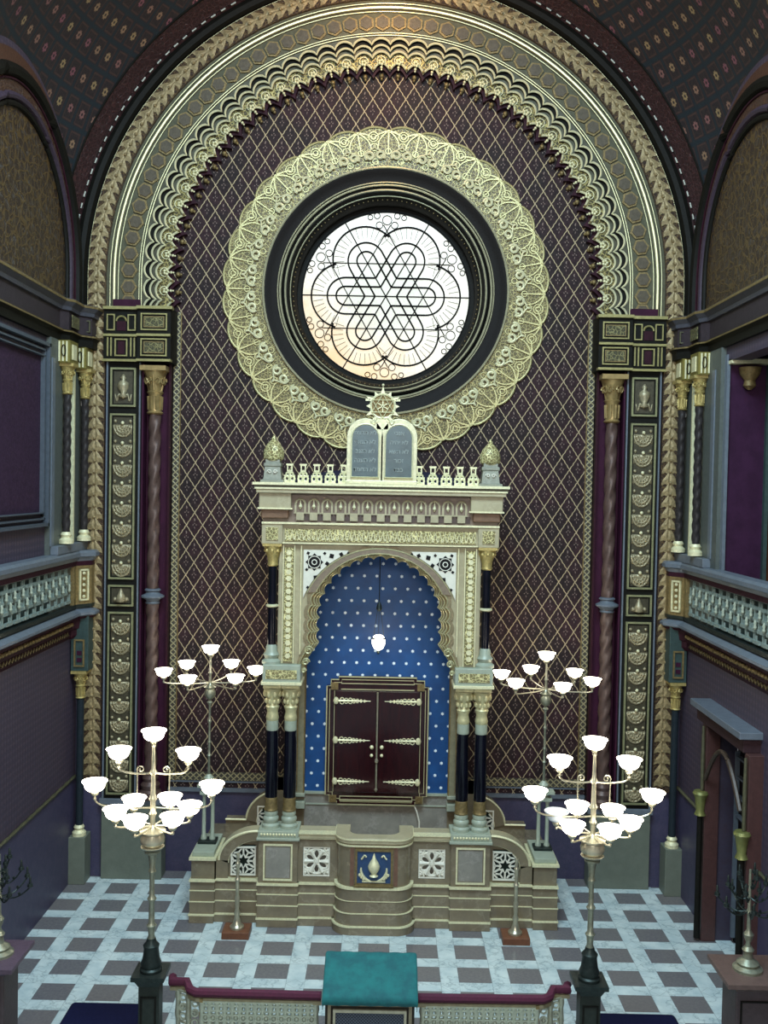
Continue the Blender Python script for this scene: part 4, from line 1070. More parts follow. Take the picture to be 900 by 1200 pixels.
# smooth archivolt with spandrels
arcp = [(1.27*cos(a), 4.72 + 1.27*sin(a)) for a in [radians(26 + 128*k/40) for k in range(41)]]
arci = [(1.11*cos(a), 4.80 + 1.11*sin(a)) for a in [radians(26 + 128*k/40) for k in range(41)]]
M().plate(arcp, arci, AF + .008, AF + .05).build('archivolt', plain('grey_brown_archivolt', srgb(132, 116, 98), .4, .1), ark)
m = M(); m.tube([(x, AF + .008, z) for x, z in arcp], .010, 5); m.tube([(x, AF + .008, z) for x, z in arci], .008, 5); m.build('archivolt_edge', RIM, ark, smooth=True)
for s in (-1, 1):
    pts = [(s*1.20, 5.16)] + [(s*1.29*cos(a), 4.72 + 1.29*sin(a)) for a in [radians(22 + 44*k/10) for k in range(11)] if 1.29*cos(a) < 1.20 and 4.72 + 1.29*sin(a) < 5.95] + [(s*.50, 5.95), (s*1.20, 5.95)]
    sp = M().prism(pts, AF + .02, AF + .06).build('spandrel', WHITE, ark, label='white spandrel pierced with a dark rosette')
    m = M(); c = (s*1.03, 5.76)
    star = [(c[0] + (.14 if j % 2 == 0 else .105)*cos(pi/8*j), c[1] + (.14 if j % 2 == 0 else .105)*sin(pi/8*j)) for j in range(16)]
    DK = plain('dark_piercing_shade', srgb(24, 22, 24), .5); M().prism(star, AF + .012, AF + .03).build('rosette_hole_shade', DK, sp)  # solid dark plates on the face, painted as the shade in the holes
    for dx, dz, r_ in ((.27, .10, .035), (.20, -.02, .028), (.42, .13, .028), (.33, .0, .022), (.13, -.2, .035), (.02, -.24, .03), (.10, -.32, .024), (.16, .14, .02), (-.1, .14, .022), (-.12, -.12, .02), (.53, .15, .018), (-.1, -.4, .02)):
        q = (c[0] - s*dx*1.0, c[1] + dz); M().prism([(q[0] + r_*1.35*cos(pi/4 + pi/2*j + dx*5), q[1] + r_*1.35*sin(pi/4 + pi/2*j + dx*5)) for j in range(4)], AF + .012, AF + .03).build('small_hole_shade', DK, sp)
    m = M(); m.tube([(c[0] + .095*cos(b), AF + .008, c[1] + .095*sin(b)) for b in [2*pi*j/16 for j in range(16)]], .008, 4, True); m.tube([(c[0] + .04*cos(b), AF + .008, c[1] + .04*sin(b)) for b in [2*pi*j/8 for j in range(8)]], .01, 4, True); m.build('rosette', WHITE, sp)
    M().frame(s*1.225, s*.44, 5.14, 5.975, .02, AF + .02, AF + .05).build('spandrel_frame', RIM, ark) if False else None
    # fretted vertical strip
    M().box(s*1.36, s*1.50, AF + .02, AF + .07, 4.18, 5.98).build('fret_strip', ARKGOLD, ark, label='pale gold fretwork strip')
    m = M(); m.box(s*1.335, s*1.35, AF + .01, AF + .07, 4.15, 6.02).box(s*1.51, s*1.525, AF + .01, AF + .07, 4.15, 6.02).box(s*1.23, s*1.245, AF + .01, AF + .07, 4.3, 6.02)
    for k in range(17): 
        hexag(m, (s*1.43, 4.27 + k*.102), .045, AF + .005, AF + .03, 0)
    m.build('strip_edge', PALEGOLD, ark)
    # side face of canopy
    M().box(s*1.56, s*1.60, AF + .10, YR - .05, 4.05, 6.9).build('side_panel', ARKSTONE, ark)
    M().box(s*1.32, s*1.58, AF + .22, YR - .05, 4.05, 4.12).build('soffit', ARKSTONE, ark)
    # impost block above the paired capitals
    M().box(s*1.215, s*1.81, AF - .08, AF + .40, 3.86, 4.14).build('impost_block', COOLSTONE, ark, bevel=.012)
    M().box(s*1.27, s*1.76, AF - .09, AF - .07, 3.92, 4.06).build('impost_fret', ARKGOLD, ark)
    M().box(s*1.19, s*1.83, AF - .10, AF + .42, 3.82, 3.87).build('impost_fillet', PALEGOLD, ark, bevel=.006)
    # corbel scrolls under the arch springing
    m = M()
    for (cx, cz, r_) in ((1.14, 4.18, .06), (1.10, 4.36, .075), (1.17, 4.04, .04)):
        m.tube([(s*cx + r_*(1 - j/20)*cos(j*.62), AF + .02, cz + r_*(1 - j/20)*sin(j*.62)) for j in range(17)], .013, 5)
    m.build('corbel_scroll', RIM, ark, smooth=True)
    # upper colonette standing on the impost block
    up = M().lathe([(.07, 4.30), (.07, 5.02), (.07, 5.06), (.07, 5.72)], (s*1.69, AF + .08, 0), 20).build('upper_column', BLACKMARBLE, ark, smooth=True, label='short black marble column')
    m = M(); m.lathe([(.07, 5.03), (.10, 5.045), (.10, 5.065), (.07, 5.08)], (s*1.69, AF + .08, 0), 20); m.build('column_ring', PALEGOLD, up, smooth=True)
    m = M(); m.lathe([(.15, 4.14), (.15, 4.18), (.10, 4.22), (.13, 4.28), (.09, 4.33), (.09, 4.40), (.07, 4.44)], (s*1.69, AF + .08, 0), 20); m.build('column_base', COOLSTONE, up, smooth=True)
    m = M(); m.lathe([(.07, 5.68), (.09, 5.70), (.08, 5.74), (.09, 5.82), (.13, 5.92), (.14, 6.02)], (s*1.69, AF + .08, 0), 16); m.box(s*1.54, s*1.84, AF - .06, AF + .22, 6.0, 6.04)
    for k in range(8):
        a = pi/4*k; m.ball((s*1.69 + .12*cos(a), AF + .08 + .12*sin(a), 5.93), .032, 6)
    m.build('column_capital', GOLD, up, smooth=True)
    # block under the cornice
    M().box(s*1.53, s*1.86, AF - .06, AF + .24, 6.04, 6.36).build('end_block', ARKSTONE, ark, bevel=.01)
    m = M(); m.box(s*1.60, s*1.79, AF - .075, AF - .055, 6.10, 6.30)
    m.build('block_fret', ARKGOLD, ark)
    # paired lower columns
    for dx in (1.375, 1.665):
        x = s*dx
        col = M().lathe([(.098, 1.93), (.10, 2.4), (.092, 3.25)], (x, AF + .14, 0), 24).build('column', BLACKMARBLE, ark, smooth=True, label='black marble column')
        m = M(); m.lathe([(.14, 1.50), (.14, 1.55), (.105, 1.58), (.125, 1.63), (.125, 1.66), (.10, 1.69), (.112, 1.73), (.10, 1.78)], (x, AF + .14, 0), 24)
        m.build('column_base', COOLSTONE, col, smooth=True)
        m = M(); m.lathe([(.10, 1.76), (.114, 1.79), (.10, 1.82), (.106, 1.88), (.10, 1.93), (.106, 1.97), (.098, 1.99)], (x, AF + .14, 0), 20)
        m.build('gilt_collar', OLDGOLD, col, smooth=True)
        m = M(); m.lathe([(.094, 3.06), (.10, 3.08), (.096, 3.12), (.097, 3.22)], (x, AF + .14, 0), 20); m.build('neck', COOLSTONE, col, smooth=True)
        m = M(); m.lathe([(.092, 3.22), (.105, 3.26), (.095, 3.30), (.085, 3.36), (.11, 3.44), (.09, 3.47), (.10, 3.56), (.14, 3.68), (.15, 3.74)], (x, AF + .14, 0), 20)
        for k in range(8):
            a = pi/4*k + pi/8
            m.ball((x + .125*cos(a), AF + .14 + .125*sin(a), 3.65), .038, 6, 1.5); m.ball((x + .10*cos(a), AF + .14 + .10*sin(a), 3.53), .032, 6, 1.4)
        m.box(x - .14, x + .14, AF, AF + .28, 3.75, 3.82)
        m.build('column_capital', plain('yellow_gilding', srgb(206, 198, 152), .38, .3) if 'yg' not in globals() else yg, col, smooth=True)
# blue ceiling of the niche canopy
rw = []
for yy_ in (AF + .25, AB + .02): rw.append([(-1.26, yy_, 4.1)] + [(-1.26*cos(pi*k/30), yy_, 4.85 + 1.22*sin(pi*k/30)) for k in range(31)] + [(1.26, yy_, 4.1)])
M().grid(rw).build('niche_vault', STARS, ark, smooth=True)
# frieze, arcade and cornice
M().box(-1.56, 1.56, AF + .0, AF + .24, 6.04, 6.36).build('frieze', ARKSTONE, ark)
m = M(); m.box(-1.50, 1.50, AF - .02, AF + .02, 6.09, 6.28); m.build('frieze_fret', ARKGOLD, ark)
m = M()
for k in range(40):
    x = -1.46 + k*.0749; m.tube([(x - .032, AF - .03, 6.11), (x, AF - .03, 6.26), (x + .032, AF - .03, 6.11)], .010, 4)
m.box(-1.86, 1.86, AF - .08, AF + .2, 6.355, 6.385); m.box(-1.54, 1.54, AF - .03, AF + .1, 6.045, 6.065); m.build('frieze_scallops', PALEGOLD, ark)
HOLL = plain('brown_hollow', srgb(84, 66, 60), .6)
M().box(-1.84, 1.84, AF - .02, AF + .24, 6.38, 6.86).build('arcade_ground', plain('mauve_brown_stone', srgb(126, 106, 92), .45), ark)
m = M(); m2 = M(); m3 = M()
for k in range(13):
    x = -1.26 + k*.21
    m.tube([(x + .075*cos(b), AF - .05, 6.66 + .09*sin(b)) for b in [pi*j/8 for j in range(9)]], .018, 5)
    m.box(x - .09, x - .06, AF - .06, AF - .02, 6.52, 6.68); m.box(x + .06, x + .09, AF - .06, AF - .02, 6.52, 6.68)
    M().lathe([(.008, -.07), (.03, -.03), (.012, .02), (.008, .07)], (x, AF - .04, 6.66), 8).build('arcade_drop', PALEGOLD, ark, smooth=True)
    m.box(x - .06, x + .06, AF - .09, AF - .02, 6.42, 6.52); m.box(x - .105, x + .105, AF - .03, AF - .019, 6.52, 6.54); M().box(x + .065, x + .145, AF - .028, AF - .015, 6.41, 6.515).build('arcade_hollow', HOLL, ark)
m.build('arcade', ARKSTONE, ark, smooth=True); pass
for s in (-1, 1):
    M().box(s*1.40, s*1.90, AF - .13, AF + .24, 6.60, 6.86).build('corner_block', ARKSTONE, ark, bevel=.012)
    M().box(s*1.38, s*1.92, AF - .15, AF + .24, 6.585, 6.61).build('corner_block_fillet', PALEGOLD, ark)
    M().box(s*1.44, s*1.87, AF - .09, AF + .24, 6.44, 6.585).build('corner_corbel', REDWOOD if False else plain('brown_corbel', srgb(120, 90, 68), .45), ark, bevel=.02)
M().box(-1.94, 1.94, AF - .19, YR - .1, 6.84, 6.90).build('cornice', ARKSTONE, ark, bevel=.01)
M().box(-1.96, 1.96, AF - .21, YR - .1, 6.90, 6.925).box(-1.99, 1.99, AF - .24, YR - .1, 6.965, 7.005).build('cornice_fillet', PALEGOLD, ark)
M().box(-1.97, 1.97, AF - .21, YR - .1, 6.925, 6.965).build('cornice_hollow', OLIVE, ark)
# cresting
def crest(m, x, y, z0):
    m.box(x - .085, x + .085, y - .015, y + .015, z0, z0 + .02)
    for dx, dz, r_ in ((-.045, .06, .035), (.045, .06, .035), (-.03, .13, .026), (.03, .13, .026)):
        m.tube([(x + dx + r_*cos(b), y, z0 + dz + r_*sin(b)) for b in [2*pi*j/10 for j in range(10)]], .014, 5, True)
    m.tube([(x, y, z0), (x, y, z0 + .2)], .02, 5)
    m.frame(x - .042, x + .042, z0 + .17, z0 + .28, .018, y - .015, y + .015); m.box(x - .055, x + .055, y - .017, y + .017, z0 + .27, z0 + .295)
    for sg in (-1, 1): m.box(x + sg*.06, x + sg*.085, y - .012, y + .012, z0, z0 + .12)
for s in (-1, 1):
    for k in range(5 if s < 0 else 5):
        m = M(); crest(m, s*(1.44 - k*.212), AF + .0, 7.005); m.build('crest', PALEGOLD, ark)
    # finial
    x = s*1.70
    f = M(); f.vprism([(x - .17, AF - .15), (x + .17, AF - .15), (x + .17, AF + .19), (x - .17, AF + .19)], 7.005, 7.05)
    f = M(); rr = [(.18, 7.005), (.18, 7.04), (.14, 7.05), (.12, 7.24), (.135, 7.26), (.135, 7.30), (.11, 7.31), (.11, 7.36)]
    rows = []
    for r_, z in rr: rows.append([(x + sx*r_, AF + .02 + sy*r_, z) for sx, sy in ((-1, -1), (1, -1), (1, 1), (-1, 1))])
    f.grid(rows, True); fo = f.build('finial', plain('grey_finial_stone', srgb(140, 142, 128), .4, .1), ark)
    g = M(); g.lathe([(.12, 7.34), (.155, 7.37), (.165, 7.43), (.155, 7.50), (.12, 7.58), (.07, 7.64), (.03, 7.67), (.035, 7.69), (.01, 7.74)], (x, AF + .02, 0), 12); g.build('finial_bud', ARKGOLD, fo)
    g = M()
    for sg in (-1, 1): g.tube([(x + sg*(.045 + .035*(1 - j/14)*cos(j*.7)), AF - .13, 7.17 + .035*(1 - j/14)*sin(j*.7)) for j in range(12)], .008, 4)
    g.build('finial_scroll', WHITE, fo)
# dark vaulted roof behind the cresting
rw = []
for yy_ in (AF + .35, YR - .12): rw.append([(-1.45 + 2.9*k/24, yy_, 7.0 + .26*sin(pi*k/24)**.6 if 0 < k < 24 else 7.0) for k in range(25)])
mm = M().grid(rw); mm.f.append(tuple(range(25))); mm.build('roof', plain('dark_blue_roof', srgb(28, 30, 52), .5), ark, smooth=True)
# tablets of the law
TY = AF - .04
def tabout(hw, zt, zb, cx, n=12):
    return [(cx - hw, zb)] + [(cx - hw*cos(pi*k/n), zt - hw + hw*sin(pi*k/n)) for k in range(n + 1)] + [(cx + hw, zb)]
tf = M()
LETTER = plain('worn_pale_lettering', srgb(150, 160, 156), .5)
for s in (-1, 1): tf.prism(tabout(.285, 8.03, 7.02, s*.265), TY - .02, TY + .12)
tf.box(-.56, .56, TY - .05, TY + .16, 7.005, 7.06); tfo = tf.build('tablet_frame', plain('cream_gilt_frame', srgb(214, 208, 172), .4, .2), ark, bevel=.008)
for s in (-1, 1):
    tb = M().prism(tabout(.205, 7.93, 7.12, s*.262), TY - .045, TY).build('tablet', TABLET, ark, label='slate tablet with raised pale Hebrew lettering')
    m = M(); m.tube([(x, TY - .045, z) for x, z in tabout(.215, 7.94, 7.11, s*.262)], .014, 5, True); m.build('tablet_edge', PALEGOLD, ark, smooth=True)
    lines = ['חצרת אל', 'ףאנת אל', 'בנגת אל', 'הנעת אל', 'דמחת אל'] if s < 0 else ['\u05d9\u05db\u05e0\u05d0', '\u05d4\u05d9\u05d4\u05d9 \u05d0\u05dc', '\u05d0\u05e9\u05ea \u05d0\u05dc', '\u05e8\u05d5\u05db\u05d6', '\u05d3\u05d1\u05db']
    for k, tx in enumerate(lines):
        cu = bpy.data.curves.new('txt', 'FONT'); cu.body = tx; cu.size = .092; cu.align_x = 'CENTER'; cu.extrude = .004
        to = bpy.data.objects.new('txt', cu); COL.objects.link(to); bpy.context.view_layer.update()
        me = bpy.data.meshes.new_from_object(to.evaluated_get(bpy.context.evaluated_depsgraph_get())); bpy.data.objects.remove(to)
        me.transform(Matrix.Translation((s*.262, TY - .05, 7.77 - k*.142)) @ Matrix.Rotation(pi/2, 4, 'X'))
        ml = ark.location; me.transform(Matrix.Translation(-ml))
        me.materials.clear(); me.materials.append(LETTER)
        lo = bpy.data.objects.new('lettering', me); COL.objects.link(lo); lo.parent = tb
# star crest
m = M(); sc = (0, 8.22)
for fl in (0, 1):
    a0 = pi/2 + fl*pi; m.tube([(sc[0] + .19*cos(a0 + 2*pi/3*j), TY - .04, sc[1] + .19*sin(a0 + 2*pi/3*j)) for j in range(3)], .014, 5, True)
for k in range(3): a = pi/6 + pi/3*k; m.tube([(-.1*cos(a), TY - .03, sc[1] - .1*sin(a)), (.1*cos(a), TY - .03, sc[1] + .1*sin(a))], .010, 4)
m.tube([(.19*cos(b), TY - .02, sc[1] + .19*sin(b)) for b in [2*pi*j/24 for j in range(24)]], .018, 5, True)
for k in range(12):
    a = pi/2 + pi/6*k
    r1 = .30 if k % 2 == 0 else .26
    if k == 0: r1 = .31
    m.prism([(.19*cos(a - .2), sc[1] + .19*sin(a - .2)), (r1*cos(a), sc[1] + r1*sin(a)), (.19*cos(a + .2), sc[1] + .19*sin(a + .2))], TY - .03, TY + .0)
m.ball((0, TY - .02, 8.55), .022, 8)
for sg in (-1, 1):
    m.tube([(sg*(.08 + .10*j/8), TY - .02, 7.99 + .05*cos(j*.6)) for j in range(9)], .02, 5)
    m.tube([(sg*(.10 + .05*(1 - j/14)*cos(j*.7)), TY - .02, 8.0 + .05*(1 - j/14)*sin(j*.7)) for j in range(12)], .014, 4)
    m.box(sg*.20, sg*.27, TY - .03, TY, 8.30, 8.33)
m.box(-.09, .09, TY - .02, TY + .04, 7.86, 8.06)
m.build('star_crest', PALEGOLD, ark, smooth=True, label='gold six-pointed star in a rayed ring')
M().prism([(.18*cos(b), sc[1] + .18*sin(b)) for b in [2*pi*j/24 for j in range(24)]], TY - .012, TY + .02).build('star_ground', OLDGOLD, ark)

# ark doors
df = M()
hx, z0, z1 = .86, 1.56, 3.74
def stepped(o):
    X1, Za, Zb = hx - o, z0 + o, z1 - o; c = .11; c2 = .055
    q = [(c*2, 0), (c*2 - .03, .0)]
    p = []
    for sx, sz in ((-1, 1), (1, 1), (1, -1), (-1, -1)):
        cor = [(X1 - .20, 0), (X1 - .20, .05), (X1 - .07, .05), (X1 - .07, .16), (X1, .16)]
        pts = [(sx*a, (Zb - b) if sz > 0 else (Za + b)) for a, b in cor]
        if (sx, sz) in ((-1, 1), (1, -1)): pts = pts[::-1]
        p += pts
    return p
M().prism(stepped(0), AB - .10, AB + .0).build('door_frame', DOORWOOD, ark)
m = M()
for o, w in ((.0, .014), (.05, .008)): m.tube([(x, AB - .105, z) for x, z in stepped(o)], w, 4, True)
m.box(-.62, .62, AB - .118, AB - .10, 3.52, 3.535).box(-.62, .62, AB - .118, AB - .10, 3.62, 3.632)
m.frame(-.62, .62, 1.63, 1.71, .012, AB - .12, AB - .10); m.box(-.62, .62, AB - .122, AB - .10, 1.625, 1.65)
for s in (-1, 1): m.box(s*.725, s*.735, AB - .118, AB - .10, 1.78, 3.50)
m.build('door_frame_line', RIM, ark)
for sx in (-1, 1):
    for zz in (1.66, 3.58):
        m = M(); m.prism([(sx*.73 + .085*cos(pi/4 + pi/2*j), zz + .085*sin(pi/4 + pi/2*j)) for j in range(4)], AB - .125, AB - .09)
        m.tube([(sx*.73 + .05*(1 - j/16)*cos(j*.7), AB - .13, zz + .05*(1 - j/16)*sin(j*.7)) for j in range(14)], .010, 4); m.build('door_frame_corner', OLDGOLD, ark)
for s in (-1, 1):
    d = M().box(s*.02, s*.71, AB - .14, AB - .09, 1.78, 3.50).build('door', DOORWOOD, ark, bevel=.006, label='dark mahogany door leaf')
    for z in (3.34, 2.67, 1.97):
        m = M(); yy_ = AB - .15
        m.tube([(s*.74, yy_, z), (s*.45, yy_, z), (s*.12, yy_, z)], [.022, .016, .006], 5)
        m.ball((s*.70, yy_, z), .05, 8, 1.3)
        for x, r_ in ((.60, .052), (.53, .042), (.46, .045), (.40, .034), (.34, .030), (.28, .022), (.22, .016)):
            for sg in (-1, 1): m.tube([(s*x + r_*.62*cos(b), yy_, z + sg*r_*.55 + r_*.5*sin(b)) for b in [2*pi*j/8 for j in range(8)]], .009, 4, True)
        m.build('hinge_strap', PALEGOLD, d, smooth=True)
    for z in (2.56, 2.42):
        M().ball((s*.085, AB - .16, z), .036 if z > 2.5 else .030, 10).build('knob', PALEGOLD, d, smooth='all')
m = M(); m.tube([(0, AB - .15, 1.80), (0, AB - .15, 3.50)], .016, 6); m.ball((0, AB - .16, 1.84), .03, 8); m.ball((0, AB - .165, 2.33), .034, 8, 1.4); m.ball((0, AB - .155, 3.48), .022, 8)
m.build('closing_rod', BRASS, ark, smooth=True)
m = M(); m.tube([(.66, AB - .07, 1.54), (.70, AB - .07, 1.45), (.745, AB - .07, 1.28), (.75, AB - .07, 1.05)], .014, 5)
tag(m.build('cord', WHITE, smooth=True), 'thin pale cord hanging from lower right corner of the ark doors', 'cord')

# eternal lamp
lamp = thing('eternal_lamp', (0.0, 15.95, 4.35), 'glowing glass lamp hanging on a dark chain before the starred niche', 'lamp')
M().lathe([(.03, -.05), (.075, -.02), (.105, .05), (.11, .10), (.085, .17), (.06, .19)], (0, 0, 0), 20).build('lamp_glass', LAMP, lamp, smooth=True, world=False)
m = M(); m.lathe([(.01, -.12), (.03, -.09), (.02, -.05)], (0, 0, 0), 10)
for k in range(3):
    a = 2*pi*k/3 + .5; m.tube([(.10*cos(a), .10*sin(a), .14), (.03*cos(a), .03*sin(a), .60)], .006, 4)
m.lathe([(.045, .12), (.11, .13), (.11, .15), (.05, .16)], (0, 0, 0), 16, cap=False)
m.build('lamp_holder', DARKMETAL, lamp, smooth=True, world=False)
m = M(); m.lathe([(.01, .58), (.05, .62), (.04, .68), (.01, .74)], (0, 0, 0), 10); m.tube([(0, 0, .72), (0, 0, 1.66)], .008, 5); m.build('chain', DARKMETAL, lamp, smooth=True, world=False)
pl = bpy.data.lights.new('eternal_lamp_light', 'POINT'); pl.energy = 14; pl.color = (1, .88, .68); pl.shadow_soft_size = .1
plo = bpy.data.objects.new('eternal_lamp_light', pl); COL.objects.link(plo); plo.location = (0, 15.75, 4.42)

# ------------------------------------------------------------------ candelabra
BOWLP = [(.04, 0), (.082, .010), (.108, .036), (.120, .07), (.126, .098), (.146, .112), (.146, .118), (.120, .104), (.098, .05), (.06, .026), (.001, .022)]
bowl_me = M().lathe(BOWLP, (0, 0, 0), 22, cap=False)
def bowl(parent, x, y, z, mat=None):
    m = M(); m.v = list(bowl_me.v); m.f = list(bowl_me.f); m.shift(x, y, z); m.build('lamp_shade', mat or LAMP, parent, smooth=True, world=False)
def holder(m, x, y, z):
    m.lathe([(.010, -.10), (.02, -.085), (.012, -.065), (.035, -.05), (.05, -.02), (.04, .0), (.05, .008), (.03, .015)], (x, y, z), 12)
def arm(t, x, y, zb, z0, r0=.03):
    "arm from the stem at height z0 out to a shade at (x, y, zb)"
    R_ = sqrt(x*x + y*y); ux, uy = x/R_, y/R_; m = M(); pts = []
    H = zb - .09 - z0
    for k in range(6): u = k/5; pts.append((ux*(r0 + (R_*.72 - r0)*u), uy*(r0 + (R_*.72 - r0)*u), z0 - .01*sin(pi*u)))
    for k in range(1, 8):
        a = pi/2*k/7; pts.append((ux*(R_*.72 + R_*.28*sin(a)), uy*(R_*.72 + R_*.28*sin(a)), z0 + max(.02, H)*(1 - cos(a))))
    m.tube(pts, .011, 6); holder(m, x, y, zb); m.ball((x, y, zb - .09), .02, 8)
    o = m.build('arm', BRASS, t, smooth=True, world=False); bowl(o, x, y, zb)
    return o
def front_candelabrum(loc, label, rot6, rz, dim=None):
    t = thing('candelabrum', loc, label, 'candelabrum', 'large front candelabra'); t.rotation_euler = (0, 0, rz)
    # foot
    M().lathe([(.13, 0), (.13, .03), (.11, .05), (.12, .09), (.10, .14), (.085, .26), (.095, .30), (.06, .34), (.05, .38)], (0, 0, 0), 16).build('foot', DARKMETAL, t, smooth=True, world=False)
    M().lathe([(.05, .36), (.035, .42), (.045, .50), (.06, .53), (.035, .56), (.032, .80), (.055, .84), (.03, .88), (.028, 1.12), (.045, 1.16), (.028, 1.20), (.045, 1.32), (.055, 1.36), (.09, 1.38), (.09, 1.40), (.06, 1.42)], (0, 0, 0), 18).build('stem', DULLBRASS, t, smooth=True, world=False)
    M().lathe([(.06, 1.41), (.12, 1.43), (.135, 1.45), (.10, 1.46), (.135, 1.50), (.14, 1.54), (.12, 1.60), (.15, 1.62), (.15, 1.635), (.07, 1.66), (.03, 1.70)], (0, 0, 0), 20).build('orb', BRASS, t, smooth=True, world=False)
    M().lathe([(.03, 1.66), (.028, 1.80), (.045, 1.83), (.03, 1.86), (.03, 1.98), (.05, 2.01), (.03, 2.05), (.025, 2.28), (.05, 2.31), (.025, 2.35), (.018, 2.60), (.03, 2.62), (.016, 2.66)], (0, 0, 0), 14).build('upper_stem', BRASS, t, smooth=True, world=False)
    m = M(); holder(m, 0, 0, 2.70); bowl(m.build('shade_holder', BRASS, t, smooth=True, world=False), 0, 0, 2.68)
    for sg in (-1, 1):
        arm(t, sg*.40, 0, 2.46, 2.30); arm(t, sg*.675, 0, 2.08, 1.90)
        m = M(); x = sg*.185
        m.tube([(x, 0, 1.90), (x, 0, 2.32)] + [(x - sg*.04 + sg*.045*(1 - j/18)*cos(-j*.55), 0, 2.34 + .045*(1 - j/18)*sin(j*.55)) for j in range(15)], .008, 5)
        m.tube([(x + sg*.0 + .035*(1 - j/18)*cos(j*.6), 0, 1.80 + .035*(1 - j/18)*sin(j*.6)) for j in range(15)], .006, 4)
        m.build('scroll_rod', BRASS, t, smooth=True, world=False)
    for k in range(6):
        a = rot6 + pi/3*k; o = None
        R_ = .415
        if dim == k:
            m = M(); m.tube([(.03*cos(a), .03*sin(a), 1.70), (R_*.7*cos(a), R_*.7*sin(a), 1.69), (R_*cos(a), R_*sin(a), 1.74)], .011, 6); holder(m, R_*cos(a), R_*sin(a), 1.80); o = m.build('arm', BRASS, t, smooth=True, world=False)
            bowl(o, R_*cos(a), R_*sin(a), 1.80, DIMLAMP)
        else: arm(t, R_*cos(a), R_*sin(a), 1.80, 1.69)
    return t
front_candelabrum((-2.535, 11.2, 1.33), 'tall brass candelabrum of glowing glass bowls on pedestal, left of the teal desk', radians(15), 0)
front_candelabrum((2.535, 11.2, 1.33), 'tall brass candelabrum of glass bowls, one unlit, on pedestal right of teal desk', radians(45), 0, dim=2)
def rear_candelabrum(loc, label, rot6):
    t = thing('candelabrum', loc, label, 'candelabrum', 'rear candelabra beside the ark')
    # twin colonettes carrying a capital
    M().box(-.15, .15, -.12, .12, 0, .05).build('foot', DARKMETAL, t, world=False, bevel=.01)
    for x in (-.07, .07):
        M().lathe([(.05, .05), (.05, .08), (.032, .11), (.03, .74), (.045, .78), (.05, .80)], (x, 0, 0), 12).build('colonette', COOLSTONE, t, smooth=True, world=False)
    m = M(); m.box(-.13, .13, -.08, .08, .80, .85).box(-.17, .17, -.1, .1, .92, .96); m.lathe([(.10, .85), (.07, .88), (.13, .92)], (0, 0, 0), 12); m.lathe([(.10, .96), (.06, 1.0), (.08, 1.06), (.03, 1.12)], (0, 0, 0), 12); m.build('capital', COOLSTONE, t, smooth=True, world=False)
    m = M(); m.lathe([(.026, 1.08), (.02, 1.4), (.04, 1.43), (.02, 1.46), (.02, 1.62), (.035, 1.65), (.02, 1.68), (.018, 1.95), (.035, 1.99), (.018, 2.03), (.018, 2.25), (.05, 2.30), (.02, 2.33), (.02, 2.38)], (0, 0, 0), 12); m.build('stem', DULLBRASS, t, smooth=True, world=False)
    M().lathe([(.02, 2.34), (.06, 2.37), (.09, 2.42), (.09, 2.47), (.07, 2.52), (.10, 2.55), (.05, 2.58), (.03, 2.62)], (0, 0, 0), 18).build('orb', DULLBRASS, t, smooth=True, world=False)
    M().lathe([(.03, 2.58), (.02, 2.75), (.035, 2.78), (.018, 2.82), (.014, 3.08)], (0, 0, 0), 10).build('upper_stem', BRASS, t, smooth=True, world=False)
    m = M(); holder(m, 0, 0, 3.10); bowl(m.build('shade_holder', BRASS, t, smooth=True, world=False), 0, 0, 3.10)
    for k in range(6):
        a = rot6 + pi/3*k; arm(t, .74*cos(a), .74*sin(a), 2.74, 2.62)
    return t
rear_candelabrum((-2.73, 15.9, 1.10), 'slim brass candelabrum with seven glowing bowls at podium end, left of the ark', radians(12))
rear_candelabrum((2.74, 15.9, 1.10), 'slim brass candelabrum with seven glowing bowls at podium end, right of the ark', radians(41))

# pedestals of the front candelabra
def pedestal(loc, w, h, label, grp, mat, capm):
    t = thing('pedestal', loc, label, 'pedestal', grp)
    M().box(-w*.8, w*.8, -w*.8, w*.8, 0, .12).build('plinth', mat, t, world=False, bevel=.01)
    M().box(-w*.62, w*.62, -w*.62, w*.62, .12, h - .12).build('shaft', mat, t, world=False, bevel=.015)
    m = M()
    for sy in (-1,): m.frame(-w*.48, w*.48, .25, h - .25, .02, -w*.62 - .012, -w*.62)
    m.build('shaft_panel', DARK, t, world=False)
    rows = [[(sx*r_, sy*r_, z) for sx, sy in ((-1, -1), (1, -1), (1, 1), (-1, 1))] for r_, z in ((w*.62, h - .14), (w*.8, h - .07), (w, h - .05), (w, h), (w*.9, h))]
    m = M().grid(rows, True); m.f.append(tuple(range(len(m.v) - 4, len(m.v)))); m.build('cap', capm, t, world=False)
    return t
PEDM = plain('dark_green_bronze_stone', srgb(48, 54, 50), .4, .2)
pedestal((-2.535, 11.2, 0), .19, 1.33, 'dark green-grey pedestal with flared cap under the left front candelabrum', 'front candelabrum pedestals', PEDM, DARKMETAL)
pedestal((2.535, 11.2, 0), .19, 1.33, 'dark green-grey pedestal with flared cap under the right front candelabrum', 'front candelabrum pedestals', PEDM, DARKMETAL)
BRP = plain('dull_brown_pedestal_stone', srgb(70, 58, 60), .5)
pedestal((-4.42, 11.3, 0), .37, 1.43, 'broad brown pedestal at the left frame edge under the small bronze candelabrum', 'outer pedestals', BRP, plain('dusty_mauve_stone', srgb(86, 70, 84), .5))
pedestal((4.42, 11.3, 0), .37, 1.43, 'broad brown pedestal at the right frame edge under the small bronze candelabrum', 'outer pedestals', BRP, plain('dusty_brown_stone', srgb(98, 78, 72), .5))

